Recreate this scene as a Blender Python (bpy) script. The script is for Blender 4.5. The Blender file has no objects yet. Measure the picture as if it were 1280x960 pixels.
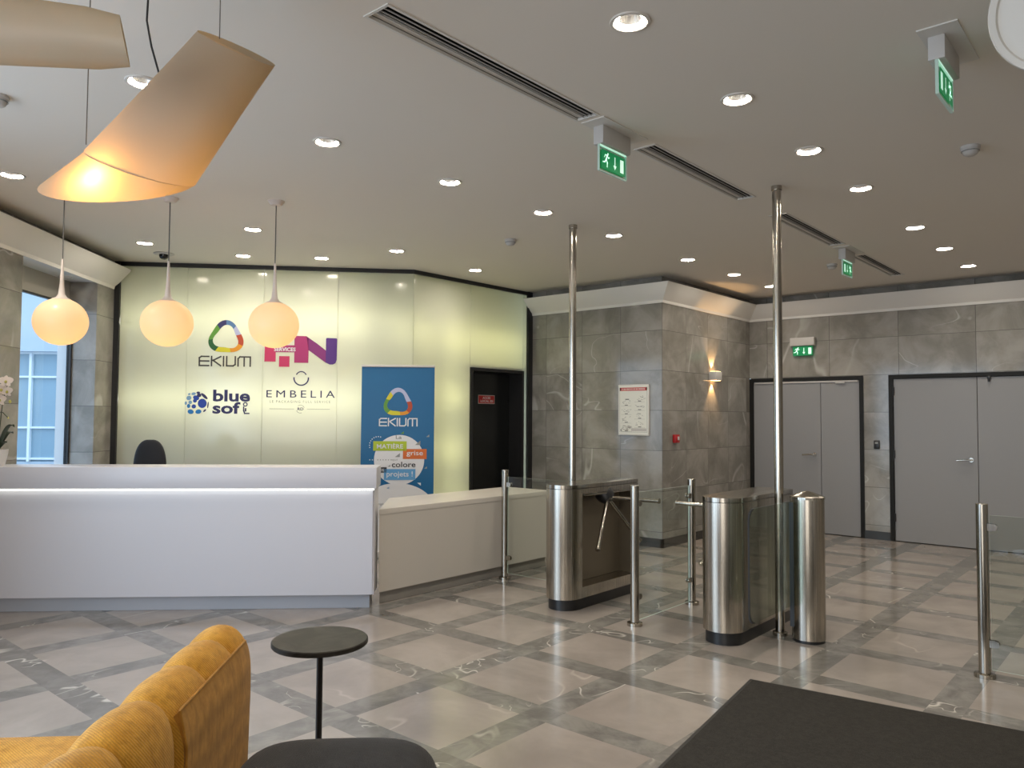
import bpy, bmesh, math, random
from mathutils import Vector, Matrix
C = bpy.context.scene
COL = C.collection
S = 2 ** -0.5
PI = math.pi

# ------------------------------------------------------------------ camera, world, exposure
def make_camera():
    F, PIT, ROL, YAW = 967.093, 0.042, -0.006, -0.714
    c, s = math.cos(YAW), math.sin(YAW)
    cp, sp = math.cos(PIT), math.sin(PIT)
    cr, sr = math.cos(ROL), math.sin(ROL)
    right = Vector((c, -s, 0)); fwd = Vector((cp * s, cp * c, sp)); up = Vector((-sp * s, -sp * c, cp))
    r2 = cr * right - sr * up; u2 = sr * right + cr * up
    cam = bpy.data.cameras.new('camera')
    cam.sensor_fit = 'HORIZONTAL'; cam.sensor_width = 36; cam.lens = 36 * F / 1280
    cam.clip_start = 0.05; cam.clip_end = 200
    o = bpy.data.objects.new('camera', cam); COL.objects.link(o)
    m = Matrix((r2, u2, -fwd)).transposed().to_4x4()
    m.translation = Vector((0, 0, 1.55))
    o.matrix_world = m
    C.camera = o
make_camera()
VS = C.view_settings
C.display_settings.display_device = 'sRGB'
VS.view_transform = 'Standard'; VS.look = 'None'; VS.gamma = 1.0; VS.use_curve_mapping = False
VS.exposure = 0.47
C.cycles.use_denoising = True
C.cycles.sample_clamp_indirect = 6.0
C.cycles.max_bounces = 10; C.cycles.diffuse_bounces = 5; C.cycles.glossy_bounces = 4
C.cycles.transmission_bounces = 8; C.cycles.transparent_max_bounces = 12
C.cycles.caustics_reflective = False; C.cycles.caustics_refractive = False

W = bpy.data.worlds.new('overcast_sky'); C.world = W; W.use_nodes = True
W.node_tree.nodes['Background'].inputs[0].default_value = (0.68, 0.84, 1.0, 1)
W.node_tree.nodes['Background'].inputs[1].default_value = 2.0

DOWNLIGHT_E = 560.0       # radiance of every ceiling downlight lamp
DAY_LEFT, DAY_BACK = 80.0, 135.0
PANEL_W = 3.1             # tubes behind the luminous glass wall

def ab(u, w): return ((u - w) * S, (u + w) * S)

def area(name, loc, direction, sx, sy, power, color, spread=PI):
    l = bpy.data.lights.new(name, 'AREA'); l.shape = 'RECTANGLE'; l.size = sx; l.size_y = sy
    l.energy = power; l.color = color; l.spread = spread
    o = bpy.data.objects.new(name, l); COL.objects.link(o); o.location = loc
    o.rotation_euler = Vector(direction).to_track_quat('-Z', 'Y').to_euler()
    return o
area('daylight_window_left', (*ab(-3.78, 1.6), 1.5), (S, S, -.02), 5.6, 2.6, DAY_LEFT, (0.62, 0.79, 1.0))
area('daylight_entrance', (0.4, -4.7, 1.5), (0, 1, .08), 4.4, 2.6, DAY_BACK, (1.0, 0.96, 0.90))
for _x, _ys in ((0.47, (1.75, 2.8, 3.85, 4.9, 5.95, 7.48, 8.6, 9.74)), (2.3, (2.8, 4.9, 7.48, 9.6)), (-1.76, (0.6, -1.5)), (-3.0, (-0.5,)), (1.4, (0.0, -2.5))):
    for _y in _ys:   # downlights of the part of the hall outside the photo
        _l = bpy.data.lights.new('downlight_beam', 'SPOT'); _l.energy = 26; _l.color = (1.0, .88, .72); _l.spot_size = math.radians(140); _l.spot_blend = 1.0; _l.shadow_soft_size = .06
        _o = bpy.data.objects.new('downlight_beam', _l); COL.objects.link(_o); _o.location = (_x, _y, 3.22)

# ------------------------------------------------------------------ mesh helpers
class MB:
    def __init__(self): self.b = bmesh.new()
    def face(self, pts, mat=0):
        f = self.b.faces.new([self.b.verts.new(p) for p in pts]); f.material_index = mat; return f
    def box(self, x0, x1, y0, y1, z0, z1, bev=0, mat=0, seg=2):
        t = bmesh.new()
        r = bmesh.ops.create_cube(t, size=1)
        for v in t.verts:
            v.co = Vector((x0 + (v.co.x + .5) * (x1 - x0), y0 + (v.co.y + .5) * (y1 - y0), z0 + (v.co.z + .5) * (z1 - z0)))
        if bev: bmesh.ops.bevel(t, geom=t.edges[:], offset=bev, segments=seg, affect='EDGES', profile=.5)
        self._merge(t, mat)
    def _merge(self, t, mat=0, M=None):
        if M is not None: bmesh.ops.transform(t, matrix=M, verts=t.verts)
        mp = {v: self.b.verts.new(v.co) for v in t.verts}
        for f in t.faces:
            try: g = self.b.faces.new([mp[v] for v in f.verts])
            except ValueError: continue
            g.material_index = mat
        t.free()
    def prism(self, poly, z0, z1, mat=0, top=True, bottom=True, bev=0):
        t = bmesh.new()
        n = len(poly)
        lo = [t.verts.new((*p, z0)) for p in poly]; hi = [t.verts.new((*p, z1)) for p in poly]
        for i in range(n): t.faces.new((lo[i], lo[(i + 1) % n], hi[(i + 1) % n], hi[i]))
        tf = t.faces.new(hi) if top else None
        if bottom: t.faces.new(lo[::-1])
        if bev and tf: bmesh.ops.bevel(t, geom=list(tf.edges), offset=bev, segments=2, affect='EDGES', profile=.5)
        bmesh.ops.recalc_face_normals(t, faces=t.faces)
        self._merge(t, mat)
    def extrude(self, poly, axis, a0, a1, mat=0):
        """poly of 2D points extruded along world axis 'x','y' or 'z'"""
        def P(p, a): return {'x': (a, p[0], p[1]), 'y': (p[0], a, p[1]), 'z': (p[0], p[1], a)}[axis]
        t = bmesh.new(); n = len(poly)
        lo = [t.verts.new(P(p, a0)) for p in poly]; hi = [t.verts.new(P(p, a1)) for p in poly]
        for i in range(n): t.faces.new((lo[i], lo[(i + 1) % n], hi[(i + 1) % n], hi[i]))
        t.faces.new(hi); t.faces.new(lo[::-1])
        bmesh.ops.recalc_face_normals(t, faces=t.faces)
        self._merge(t, mat)
    def lathe(self, prof, c=(0, 0, 0), seg=32, mat=0, axis=None):
        t = bmesh.new(); rings = []
        for r, z in prof:
            if r < 1e-6: rings.append([t.verts.new((0, 0, z))])
            else: rings.append([t.verts.new((r * math.cos(2 * PI * i / seg), r * math.sin(2 * PI * i / seg), z)) for i in range(seg)])
        for a, b in zip(rings, rings[1:]):
            if len(a) == 1 and len(b) == 1: continue
            for i in range(seg):
                j = (i + 1) % seg
                if len(a) == 1: t.faces.new((a[0], b[j], b[i]))
                elif len(b) == 1: t.faces.new((a[i], a[j], b[0]))
                else: t.faces.new((a[i], a[j], b[j], b[i]))
        M = Matrix.Translation(c)
        if axis is not None: M = M @ Vector((0, 0, 1)).rotation_difference(Vector(axis)).to_matrix().to_4x4()
        self._merge(t, mat, M)
    def cyl(self, p0, p1, r, seg=24, r2=None, mat=0):
        p0, p1 = Vector(p0), Vector(p1); L = (p1 - p0).length; r2 = r if r2 is None else r2
        self.lathe([(0, 0), (r, 0), (r2, L), (0, L)], p0, seg, mat, (p1 - p0))
    def tube(self, path, r, seg=8, mat=0):
        path = [Vector(p) for p in path]; rings = []
        for i, p in enumerate(path):
            d = (path[min(i + 1, len(path) - 1)] - path[max(i - 1, 0)]).normalized()
            q = Vector((0, 0, 1)).rotation_difference(d)
            rr = r[i] if isinstance(r, (list, tuple)) else r
            rings.append([self.b.verts.new(p + q @ Vector((rr * math.cos(2 * PI * k / seg), rr * math.sin(2 * PI * k / seg), 0))) for k in range(seg)])
        self.loft(rings, mat)
    def loft(self, rings, mat=0, cap=True):
        for a, b in zip(rings, rings[1:]):
            n = len(a)
            for i in range(n):
                f = self.b.faces.new((a[i], a[(i + 1) % n], b[(i + 1) % n], b[i])); f.material_index = mat
        if cap:
            for r in (rings[0][::-1], rings[-1]):
                f = self.b.faces.new(r); f.material_index = mat
    def rings(self, pts_rings, mat=0, cap=True):
        self.loft([[self.b.verts.new(p) for p in r] for r in pts_rings], mat, cap)
    def build(self, name, mats, parent=None, loc=None, rz=0, smooth=35, flip=True):
        if flip: bmesh.ops.recalc_face_normals(self.b, faces=self.b.faces)
        me = bpy.data.meshes.new(name); self.b.to_mesh(me); self.b.free()
        for m in (mats if isinstance(mats, (list, tuple)) else [mats]): me.materials.append(m)
        if smooth:
            for p in me.polygons: p.use_smooth = True
            me.set_sharp_from_angle(angle=math.radians(smooth))
        o = bpy.data.objects.new(name, me); COL.objects.link(o)
        if parent is not None: o.parent = parent
        if loc is not None: o.location = loc
        o.rotation_euler = (0, 0, rz)
        return o

class Sheet(MB):
    """flat printed graphics in local x (right), z (up), facing local -y; later layers sit slightly in front"""
    def __init__(self, step=.0006): super().__init__(); self.y = 0; self.step = step
    def up(self): self.y -= self.step; return self
    def poly(self, pts, mat=0): self.face([(x, self.y, z) for x, z in pts], mat)
    def rect(self, x0, x1, z0, z1, mat=0): self.poly([(x0, z0), (x1, z0), (x1, z1), (x0, z1)], mat)
    def disc(self, x, z, r, mat=0, rz=None, n=32, tilt=0):
        rz = rz or r; ct, st = math.cos(tilt), math.sin(tilt); P = []
        for i in range(n):
            a, b = r * math.cos(2 * PI * i / n), rz * math.sin(2 * PI * i / n)
            P.append((x + a * ct - b * st, z + a * st + b * ct))
        self.poly(P, mat)
    def arc(self, x, z, r, w, a0, a1, mat=0, n=24, w1=None):
        a0, a1 = math.radians(a0), math.radians(a1)
        for i in range(n):
            t0, t1 = a0 + (a1 - a0) * i / n, a0 + (a1 - a0) * (i + 1) / n
            self.poly([(x + q * math.cos(t), z + q * math.sin(t)) for q, t in ((r - w / 2, t0), (r + w / 2, t0), (r + w / 2, t1), (r - w / 2, t1))], mat)
    def stroke(self, pts, w, mat=0):
        for (x0, z0), (x1, z1) in zip(pts, pts[1:]):
            d = math.hypot(x1 - x0, z1 - z0) or 1; ux, uz = (x1 - x0) / d * w / 2, (z1 - z0) / d * w / 2
            self.poly([(x0 - ux + uz, z0 - uz - ux), (x1 + ux + uz, z1 + uz - ux), (x1 + ux - uz, z1 + uz + ux), (x0 - ux - uz, z0 - uz + ux)], mat)
    def text(self, s, x0, x1, z0, z1, mat=0, bold=0.0, spacing=1.0):
        cu = bpy.data.curves.new('t', 'FONT'); cu.body = s; cu.offset = bold; cu.space_character = spacing; cu.resolution_u = 3
        o = bpy.data.objects.new('t', cu); COL.objects.link(o)
        dg = bpy.context.evaluated_depsgraph_get(); me = bpy.data.meshes.new_from_object(o.evaluated_get(dg))
        xs = [v.co.x for v in me.vertices]; ys = [v.co.y for v in me.vertices]
        a, b, c, d = min(xs), max(xs), min(ys), max(ys)
        vs = [self.b.verts.new((x0 + (v.co.x - a) / (b - a) * (x1 - x0), self.y, z0 + (v.co.y - c) / (d - c) * (z1 - z0))) for v in me.vertices]
        for p in me.polygons:
            try: f = self.b.faces.new([vs[i] for i in p.vertices]); f.material_index = mat
            except ValueError: pass
        bpy.data.objects.remove(o); bpy.data.meshes.remove(me); bpy.data.curves.remove(cu)
    def ribbon(self, cx, cz, w, h, mats, n=96):
        """rounded-triangle ribbon; mats: list of (start fraction, material) clockwise from the top"""
        def pt(t, k):
            a = PI / 2 - 2 * PI * t
            r = 1 + .11 * math.cos(3 * (a - PI / 2))
            off = .045 * math.sin(2 * PI * t * 3 + .6)
            rr = r * k if k == 1 else r * (k + off)
            return (cx + rr * math.cos(a) * w / 1.98, cz - .06 * h + rr * math.sin(a) * h / 1.98)
        for i in range(n):
            t0, t1 = i / n, (i + 1) / n; m = mats[0][1]
            for st, mm in mats:
                if t0 >= st: m = mm
            self.poly([pt(t0, 1), pt(t1, 1), pt(t1, .70), pt(t0, .70)], m)
    def ekium(self, x0, x1, z0, z1, mat, wd):
        """wide rounded five-letter wordmark drawn with strokes"""
        W_, H_ = x1 - x0, z1 - z0
        def P(*q): return [(x0 + a * W_, z0 + b * H_) for a, b in q]
        L = [P((.19, 1), (.05, 1), (.012, .85), (.012, 0), (.19, 0)), P((.012, .5), (.19, .5)),
             P((.245, 1), (.245, 0)), P((.42, 1), (.275, .58), (.42, 0)), P((.275, .58), (.245, .58)), P((.475, 1), (.475, 0)),
             P((.535, 1), (.535, .0), (.66, .0), (.70, .15), (.70, 1)),
             P((.755, 0), (.755, .8), (.79, 1), (.99, 1), (.99, 0)), P((.872, 1), (.872, 0))]
        for l in L: self.stroke(l, wd, mat)

def tag(o, label=None, cat=None, group=None, kind=None):
    if label: o['label'] = label
    if cat: o['category'] = cat
    if group: o['group'] = group
    if kind: o['kind'] = kind
    return o
def empty(name, label, cat, loc=(0, 0, 0), rz=0, group=None):
    o = bpy.data.objects.new(name, None); COL.objects.link(o); o.location = loc; o.rotation_euler = (0, 0, rz)
    o.empty_display_size = .1
    return tag(o, label, cat, group)
def struct(o): o['kind'] = 'structure'; return o
def dup(root, loc, rz=None, label=None):
    r = root.copy(); COL.objects.link(r); r.location = loc
    if rz is not None: r.rotation_euler = (0, 0, rz)
    if label: r['label'] = label
    for ch in list(root.children):
        c = ch.copy(); COL.objects.link(c); c.parent = r
        for g in ch.children:
            d = g.copy(); COL.objects.link(d); d.parent = c
    return r

# ------------------------------------------------------------------ materials
def mat(name, col, rough=.5, metal=0, spec=.5, emit=None, es=0, coat=0):
    m = bpy.data.materials.new(name); m.use_nodes = True
    p = m.node_tree.nodes['Principled BSDF']
    p.inputs['Base Color'].default_value = (*col, 1); p.inputs['Roughness'].default_value = rough
    p.inputs['Metallic'].default_value = metal; p.inputs['Specular IOR Level'].default_value = spec
    p.inputs['Coat Weight'].default_value = coat
    if emit: p.inputs['Emission Color'].default_value = (*emit, 1); p.inputs['Emission Strength'].default_value = es
    return m
class NT:
    """tiny node helper"""
    def __init__(self, m): self.t = m.node_tree; self.n = self.t.nodes; self.l = self.t.links; self.p = self.n.get('Principled BSDF'); self.out = self.n['Material Output']
    def new(self, typ, **kw):
        o = self.n.new(typ)
        for k, v in kw.items(): setattr(o, k, v)
        return o
    def put(self, sock, v):
        if isinstance(v, bpy.types.NodeSocket): self.l.new(v, sock)
        else: sock.default_value = v
    def m(self, op, a, b=0.0, c=None):
        o = self.new('ShaderNodeMath', operation=op); self.put(o.inputs[0], a); self.put(o.inputs[1], b)
        if c is not None: self.put(o.inputs[2], c)
        return o.outputs[0]
    def mix(self, f, a, b):
        o = self.new('ShaderNodeMix', data_type='RGBA'); self.put(o.inputs[0], f)
        self.put(o.inputs[6], a if isinstance(a, bpy.types.NodeSocket) else (*a, 1)); self.put(o.inputs[7], b if isinstance(b, bpy.types.NodeSocket) else (*b, 1))
        return o.outputs[2]
    def noise(self, vec, scale, detail=3, rough=.5, dist=0):
        o = self.new('ShaderNodeTexNoise'); self.put(o.inputs['Vector'], vec); o.inputs['Scale'].default_value = scale
        o.inputs['Detail'].default_value = detail; o.inputs['Roughness'].default_value = rough; o.inputs['Distortion'].default_value = dist
        return o.outputs['Fac']
    def ramp(self, f, a, b):   # smooth 0..1 between a and b
        o = self.new('ShaderNodeMapRange', interpolation_type='SMOOTHSTEP'); self.put(o.inputs[0], f); o.inputs[1].default_value = a; o.inputs[2].default_value = b
        return o.outputs[0]
    def xyz(self, vec):
        o = self.new('ShaderNodeSeparateXYZ'); self.put(o.inputs[0], vec); return o.outputs
    def comb(self, x, y, z):
        o = self.new('ShaderNodeCombineXYZ')
        for i, v in enumerate((x, y, z)): self.put(o.inputs[i], v)
        return o.outputs[0]
    def white(self, vec):
        o = self.new('ShaderNodeTexWhiteNoise'); self.put(o.inputs['Vector'], vec); return o.outputs['Value']
    def vmul(self, vec, k):
        o = self.new('ShaderNodeVectorMath', operation='MULTIPLY'); self.put(o.inputs[0], vec); o.inputs[1].default_value = k; return o.outputs[0]
    def vadd(self, a, b):
        o = self.new('ShaderNodeVectorMath', operation='ADD'); self.put(o.inputs[0], a); self.put(o.inputs[1], b); return o.outputs[0]
    def color(self, c): self.put(self.p.inputs['Base Color'], c)
    def bump(self, h, strength, dist=.01):
        o = self.new('ShaderNodeBump'); self.put(o.inputs['Height'], h); o.inputs['Strength'].default_value = strength; o.inputs['Distance'].default_value = dist
        self.l.new(o.outputs[0], self.p.inputs['Normal'])

def vein(g, vec, scale, width, seedoff):
    """thin pale ridges of a distorted noise"""
    v = g.vadd(vec, seedoff)
    n = g.noise(v, scale, 2, .5, .6)
    d = g.m('ABSOLUTE', g.m('SUBTRACT', n, .5))
    line = g.m('SUBTRACT', 1.0, g.ramp(d, 0.0, width))
    patch = g.ramp(g.noise(v, scale * .8, 1), .55, .68)
    return g.m('MULTIPLY', line, patch)

def marble_wall(name, col0, pitch):
    m = mat(name, (.2, .19, .17), .16, 0, .5); g = NT(m)
    tc = g.new('ShaderNodeTexCoord').outputs['Object']
    x, y, z = g.xyz(tc)
    rz = g.m('DIVIDE', g.m('SUBTRACT', z, .18), .484); cx = g.m('DIVIDE', g.m('SUBTRACT', x, col0), pitch)
    fz = g.m('FRACT', rz); fx = g.m('FRACT', cx)
    iz = g.m('FLOOR', rz); ix = g.m('FLOOR', cx)
    jz = g.m('LESS_THAN', fz, .010); jx = g.m('LESS_THAN', fx, .007)
    joint = g.m('MAXIMUM', jz, jx)
    rnd = g.white(g.comb(ix, iz, 3.0))
    off = g.comb(g.m('MULTIPLY', rnd, 17.0), 0.0, g.m('MULTIPLY', rnd, 9.0))
    vec = g.vadd(tc, off)
    cloud = g.noise(vec, 2.2, 6, .62, .5)
    base = g.mix(g.ramp(cloud, .3, .72), (.185, .174, .152), (.330, .315, .288))
    base = g.mix(g.m('MULTIPLY', g.m('SUBTRACT', rnd, .5), .35), base, (.46, .445, .415))
    vv = g.m('MAXIMUM', vein(g, g.vmul(vec, (1.0, 1.0, .5)), 1.1, .018, (3.1, 1.7, 5.2)), vein(g, g.vmul(vec, (.6, 1, 1.1)), 1.9, .010, (9.4, .3, 2.2)))
    base = g.mix(g.m('MULTIPLY', vv, .38), base, (.68, .67, .64))
    g.color(g.mix(joint, base, (.10, .095, .088)))
    g.put(g.p.inputs['Roughness'], g.m('ADD', .06, g.m('MULTIPLY', cloud, .08)))
    return m

def floor_mat():
    m = mat('marble_floor', (.3, .27, .23), .16, 0, .5); g = NT(m)
    pos = g.new('ShaderNodeNewGeometry').outputs['Position']
    x, y, z = g.xyz(pos)
    cx = g.m('DIVIDE', g.m('ADD', x, 4.052), .787); cy = g.m('DIVIDE', g.m('SUBTRACT', y, 1.80), .751)
    fx, fy = g.m('FRACT', cx), g.m('FRACT', cy); ix, iy = g.m('FLOOR', cx), g.m('FLOOR', cy)
    inx, iny = g.m('LESS_THAN', fx, .779), g.m('LESS_THAN', fy, .780)
    tile = g.m('MULTIPLY', inx, iny)
    r1 = g.white(g.comb(ix, iy, 1.0))
    segid = g.comb(g.m('ADD', ix, g.m('MULTIPLY', inx, .37)), g.m('ADD', iy, g.m('MULTIPLY', iny, .61)), 7.0)
    r2 = g.white(segid)
    vt = g.vadd(pos, g.comb(g.m('MULTIPLY', r1, 13.0), g.m('MULTIPLY', r1, 7.0), 0.0))
    vb = g.vadd(pos, g.comb(g.m('MULTIPLY', r2, 11.0), g.m('MULTIPLY', r2, 5.0), 0.0))
    cl = g.noise(vt, 2.0, 5, .6, .4)
    light = g.mix(g.ramp(cl, .3, .7), (.250, .219, .197), (.325, .290, .261))
    light = g.mix(g.m('MULTIPLY', vein(g, g.vmul(vt, (1, .45, 1)), 1.5, .010, (1.2, 4.4, 0)), .35), light, (.62, .57, .50))
    cb = g.noise(vb, 5.0, 6, .65, .6)
    dark = g.mix(g.ramp(cb, .3, .72), (.135, .128, .118), (.235, .223, .205))
    dark = g.mix(g.m('MULTIPLY', g.m('SUBTRACT', r2, .45), .7), dark, (.10, .095, .087))
    dv = g.m('MAXIMUM', vein(g, g.vmul(vb, (1, .7, 1)), 2.4, .016, (5.5, 2.1, 0)), vein(g, vb, 3.7, .012, (.4, 8.1, 0)))
    dark = g.mix(g.m('MULTIPLY', dv, .75), dark, (.60, .57, .52))
    col = g.mix(tile, dark, light)
    g.color(col)
    g.put(g.p.inputs['Roughness'], g.m('ADD', .10, g.m('MULTIPLY', g.noise(pos, 6.0, 3), .10)))
    return m

def fabric(name, ca, cb, axis, freq, bump=.4):
    """corduroy: fine ribs along the surface plus soft mottling"""
    m = mat(name, ca, .85, 0, .25); g = NT(m)
    tc = g.new('ShaderNodeTexCoord').outputs['Object']
    w = g.new('ShaderNodeTexWave', wave_type='BANDS', bands_direction=axis, wave_profile='SIN')
    g.put(w.inputs['Vector'], tc); w.inputs['Scale'].default_value = freq; w.inputs['Distortion'].default_value = 2.0
    w.inputs['Detail'].default_value = 1.0; w.inputs['Detail Scale'].default_value = 3.0
    n = g.noise(tc, 18, 4, .7); n2 = g.noise(g.vmul(tc, (1, 1, .25)), 40, 3, .6)
    base = g.mix(g.ramp(n, .3, .7), ca, cb)
    base = g.mix(g.m('MULTIPLY', g.ramp(n2, .45, .7), .45), base, tuple(c * .55 for c in ca))
    g.color(g.mix(g.m('MULTIPLY', w.outputs['Fac'], .38), base, tuple(c * .5 for c in ca)))
    g.bump(w.outputs['Fac'], bump, .003)
    g.p.inputs['Sheen Weight'].default_value = .12
    return m

def brushed(name, col, rough=.24, bump=.06):
    m = mat(name, col, rough, 1.0); g = NT(m)
    tc = g.new('ShaderNodeTexCoord').outputs['Object']
    n = g.noise(g.vmul(tc, (60, 60, .6)), 3.0, 3, .6)
    g.put(g.p.inputs['Roughness'], g.m('ADD', rough - .05, g.m('MULTIPLY', n, .12)))
    s_ = g.noise(g.vmul(tc, (130, 130, .15)), 1.0, 4, .7)
    g.color(g.mix(g.ramp(s_, .36, .64), tuple(c * .72 for c in col), tuple(min(1, c * 1.22) for c in col)))
    if bump: g.bump(n, bump, .002)
    return m

def glass_mat(name, tint, refl=.9):
    m = bpy.data.materials.new(name); m.use_nodes = True; g = NT(m); g.n.remove(g.p)
    tr = g.new('ShaderNodeBsdfTransparent'); tr.inputs[0].default_value = (*tint, 1)
    gl = g.new('ShaderNodeBsdfGlossy'); gl.inputs['Roughness'].default_value = 0.0; gl.inputs[0].default_value = (refl, refl, refl, 1)
    fr = g.new('ShaderNodeFresnel'); fr.inputs[0].default_value = 1.45
    bf = g.new('ShaderNodeNewGeometry').outputs['Backfacing']; fac = g.m('MULTIPLY', fr.outputs[0], g.m('SUBTRACT', 1.0, bf))
    mx = g.new('ShaderNodeMixShader'); g.l.new(fac, mx.inputs[0]); g.l.new(tr.outputs[0], mx.inputs[1]); g.l.new(gl.outputs[0], mx.inputs[2])
    g.l.new(mx.outputs[0], g.out.inputs[0]); return m

def translucent(name, dcol, tcol, f=.5, gloss=.05, rough=.3):
    m = bpy.data.materials.new(name); m.use_nodes = True; g = NT(m); g.n.remove(g.p)
    d = g.new('ShaderNodeBsdfDiffuse'); d.inputs[0].default_value = (*dcol, 1)
    t = g.new('ShaderNodeBsdfTranslucent'); t.inputs[0].default_value = (*tcol, 1)
    mx = g.new('ShaderNodeMixShader'); mx.inputs[0].default_value = f
    g.l.new(d.outputs[0], mx.inputs[1]); g.l.new(t.outputs[0], mx.inputs[2])
    gl = g.new('ShaderNodeBsdfGlossy'); gl.inputs['Roughness'].default_value = rough
    m2 = g.new('ShaderNodeMixShader'); m2.inputs[0].default_value = gloss
    g.l.new(mx.outputs[0], m2.inputs[1]); g.l.new(gl.outputs[0], m2.inputs[2]); g.l.new(m2.outputs[0], g.out.inputs[0])
    return m

M = dict(
    floor=floor_mat(), ceiling=mat('ceiling_paint', (.76, .715, .65), .7, 0, .3), white=mat('white_paint', (.66, .645, .61), .5),
    cornice=mat('cornice_plaster', (.80, .775, .73), .6), slot=mat('dark_slot', (.012, .012, .012), .6),
    black=mat('black_metal', (.012, .012, .013), .35), blackgloss=mat('black_lacquer', (.006, .007, .007), .18), plinth=mat('dark_plinth', (.035, .034, .032), .25),
    stone_pillar=marble_wall('marble_pillar', .0, .59), stone_right=marble_wall('marble_doorwall', .72, .86), stone_left=marble_wall('marble_window_wall', .2, .8),
    plainstone=mat('plain_stone', (.36, .335, .30), .4), counter=mat('white_solid_surface', (.56, .555, .60), .34), countertoe=mat('desk_toe_metal', (.40, .41, .45), .45),
    counter2=mat('beige_solid_surface', (.50, .47, .43), .35), toe2=mat('grey_toe_metal', (.34, .32, .29), .45), led=mat('led_strip', (1, 1, 1), .5, emit=(1, 1, .88), es=2.2),
    steel=brushed('brushed_steel', (.49, .45, .39)), recess_brown=mat('recess_dark_brown', (.22, .19, .145), .42, .7), polished=brushed('polished_steel', (.44, .41, .36), .18, 0), door=mat('grey_door_paint', (.27, .27, .275), .5), doorframe=mat('black_door_frame', (.014, .014, .013), .5, 0, .2),
    glass=glass_mat('clear_glass', (.93, .96, .94)), leafglass=glass_mat('tinted_leaf_glass', (.78, .84, .80)), glassedge=mat('green_glass_edge', (.48, .58, .53), .1), window=glass_mat('window_glass', (.90, .95, 1.0)),
    panel=translucent('frosted_backlit_glass', (.68, .685, .66), (.815, .83, .68), .55, .035, .12), chamber=mat('white_light_box', (.8, .8, .74), .7),
    opal=translucent('opal_globe', (.80, .72, .62), (.95, .84, .66), .55, .03), neck=mat('pale_pink_plastic', (.62, .54, .49), .4), cord=mat('grey_cable', (.10, .095, .09), .6),
    tubelamp=translucent('frosted_lamp_shell', (.45, .415, .35), (.90, .72, .44), .45, .03, .35), wire=mat('steel_wire', (.22, .20, .18), .3, .8), blackcable=mat('black_cable', (.02, .018, .018), .5),
    lamp=mat('downlight_lamp', (1, 1, 1), .5, emit=(1.0, .90, .76), es=DOWNLIGHT_E), reflector=mat('self_lit_reflector', (.78, .77, .74), .3, .3, emit=(1, .96, .9), es=.06), lens=mat('self_lit_lens', (.8, .8, .78), .5, emit=(1, .95, .88), es=.2), trim=mat('downlight_trim', (.62, .58, .53), .4),  # reflector and lens emit faintly, standing in for lamp light on the cup
    sofa=fabric('mustard_corduroy', (.50, .235, .020), (.66, .34, .045), 'DIAGONAL', 60), sofaplain=fabric('mustard_velvet', (.40, .185, .022), (.54, .27, .045), 'Z', 3, .05),
    pouf=fabric('black_corduroy', (.007, .007, .009), (.017, .0165, .019), 'X', 60), tabletop=mat('dark_marble_top', (.03, .027, .022), .40, 0, .12), mat_pile=mat('charcoal_carpet', (.030, .028, .024), .95, 0, .1), mat_edge=mat('rubber_edge', (.018, .017, .016), .7),
    green=mat('exit_green', (.0, .17, .055), .35, emit=(.0, .32, .10), es=.28), exitwhite=mat('exit_white', (.75, .9, .8), .35, emit=(.6, 1, .8), es=.5), acrylic=glass_mat('acrylic_plate', (.80, .95, .88)), exitedge=mat('lit_acrylic_edge', (.40, .55, .48), .2, emit=(.8, 1, .92), es=.06),
    grey=mat('light_grey_plastic', (.52, .50, .48), .5), redsign=mat('red_sign', (.40, .012, .014), .4), paper=mat('poster_paper', (.74, .74, .68), .5), ink=mat('grey_ink', (.25, .26, .25), .6), pinkink=mat('red_ink', (.55, .10, .10), .5), darkink=mat('dark_ink', (.03, .03, .035), .5),
    banner=mat('banner_blue', (.0, .105, .26), .45), bwhite=mat('banner_white', (.66, .66, .68), .5), lime=mat('lime_print', (.36, .46, .02), .5), orange=mat('orange_print', (.58, .13, .02), .5), sky=mat('sky_print', (.10, .30, .55), .5),
    navy=mat('navy_vinyl', (.02, .02, .10), .5), blue1=mat('blue_vinyl', (.01, .05, .33), .5), blue2=mat('azure_vinyl', (.01, .16, .42), .5), blue3=mat('pale_blue_vinyl', (.16, .30, .48), .5),
    lettergrey=mat('dark_grey_vinyl', (.045, .04, .04), .5), green1=mat('green_vinyl', (.10, .27, .03), .5), green2=mat('dark_green_vinyl', (.01, .09, .02), .5), yellow=mat('yellow_vinyl', (.55, .50, .02), .5), red1=mat('red_vinyl', (.38, .05, .015), .5), amber=mat('amber_vinyl', (.62, .25, .01), .5), steelblue=mat('steel_blue_vinyl', (.07, .16, .32), .5), lav=mat('lavender_vinyl', (.40, .42, .60), .5),
    mag1=mat('crimson_vinyl', (.46, .025, .10), .5), mag2=mat('magenta_vinyl', (.32, .02, .12), .5), mag3=mat('plum_vinyl', (.19, .02, .14), .5), mag4=mat('violet_vinyl', (.07, .018, .17), .5),
    chair=mat('chair_mesh', (.006, .007, .011), .7), petal=mat('orchid_petal', (.78, .68, .62), .5), bud=mat('orchid_bud', (.45, .42, .10), .5), leaf=mat('orchid_leaf', (.012, .03, .012), .35), pot=mat('white_ceramic', (.6, .6, .6), .3),
    facade=mat('pale_blue_cladding', (.42, .50, .58), .6), facadeglass=mat('facade_glazing', (.22, .34, .42), .15), mullion=mat('white_mullion', (.72, .78, .82), .5), ground=mat('paving', (.3, .31, .32), .8), warm=mat('lamp_slot', (1, .6, .3), .5, emit=(1, .55, .22), es=9), jamb=mat('white_window_frame', (.78, .80, .82), .4),
)
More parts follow.
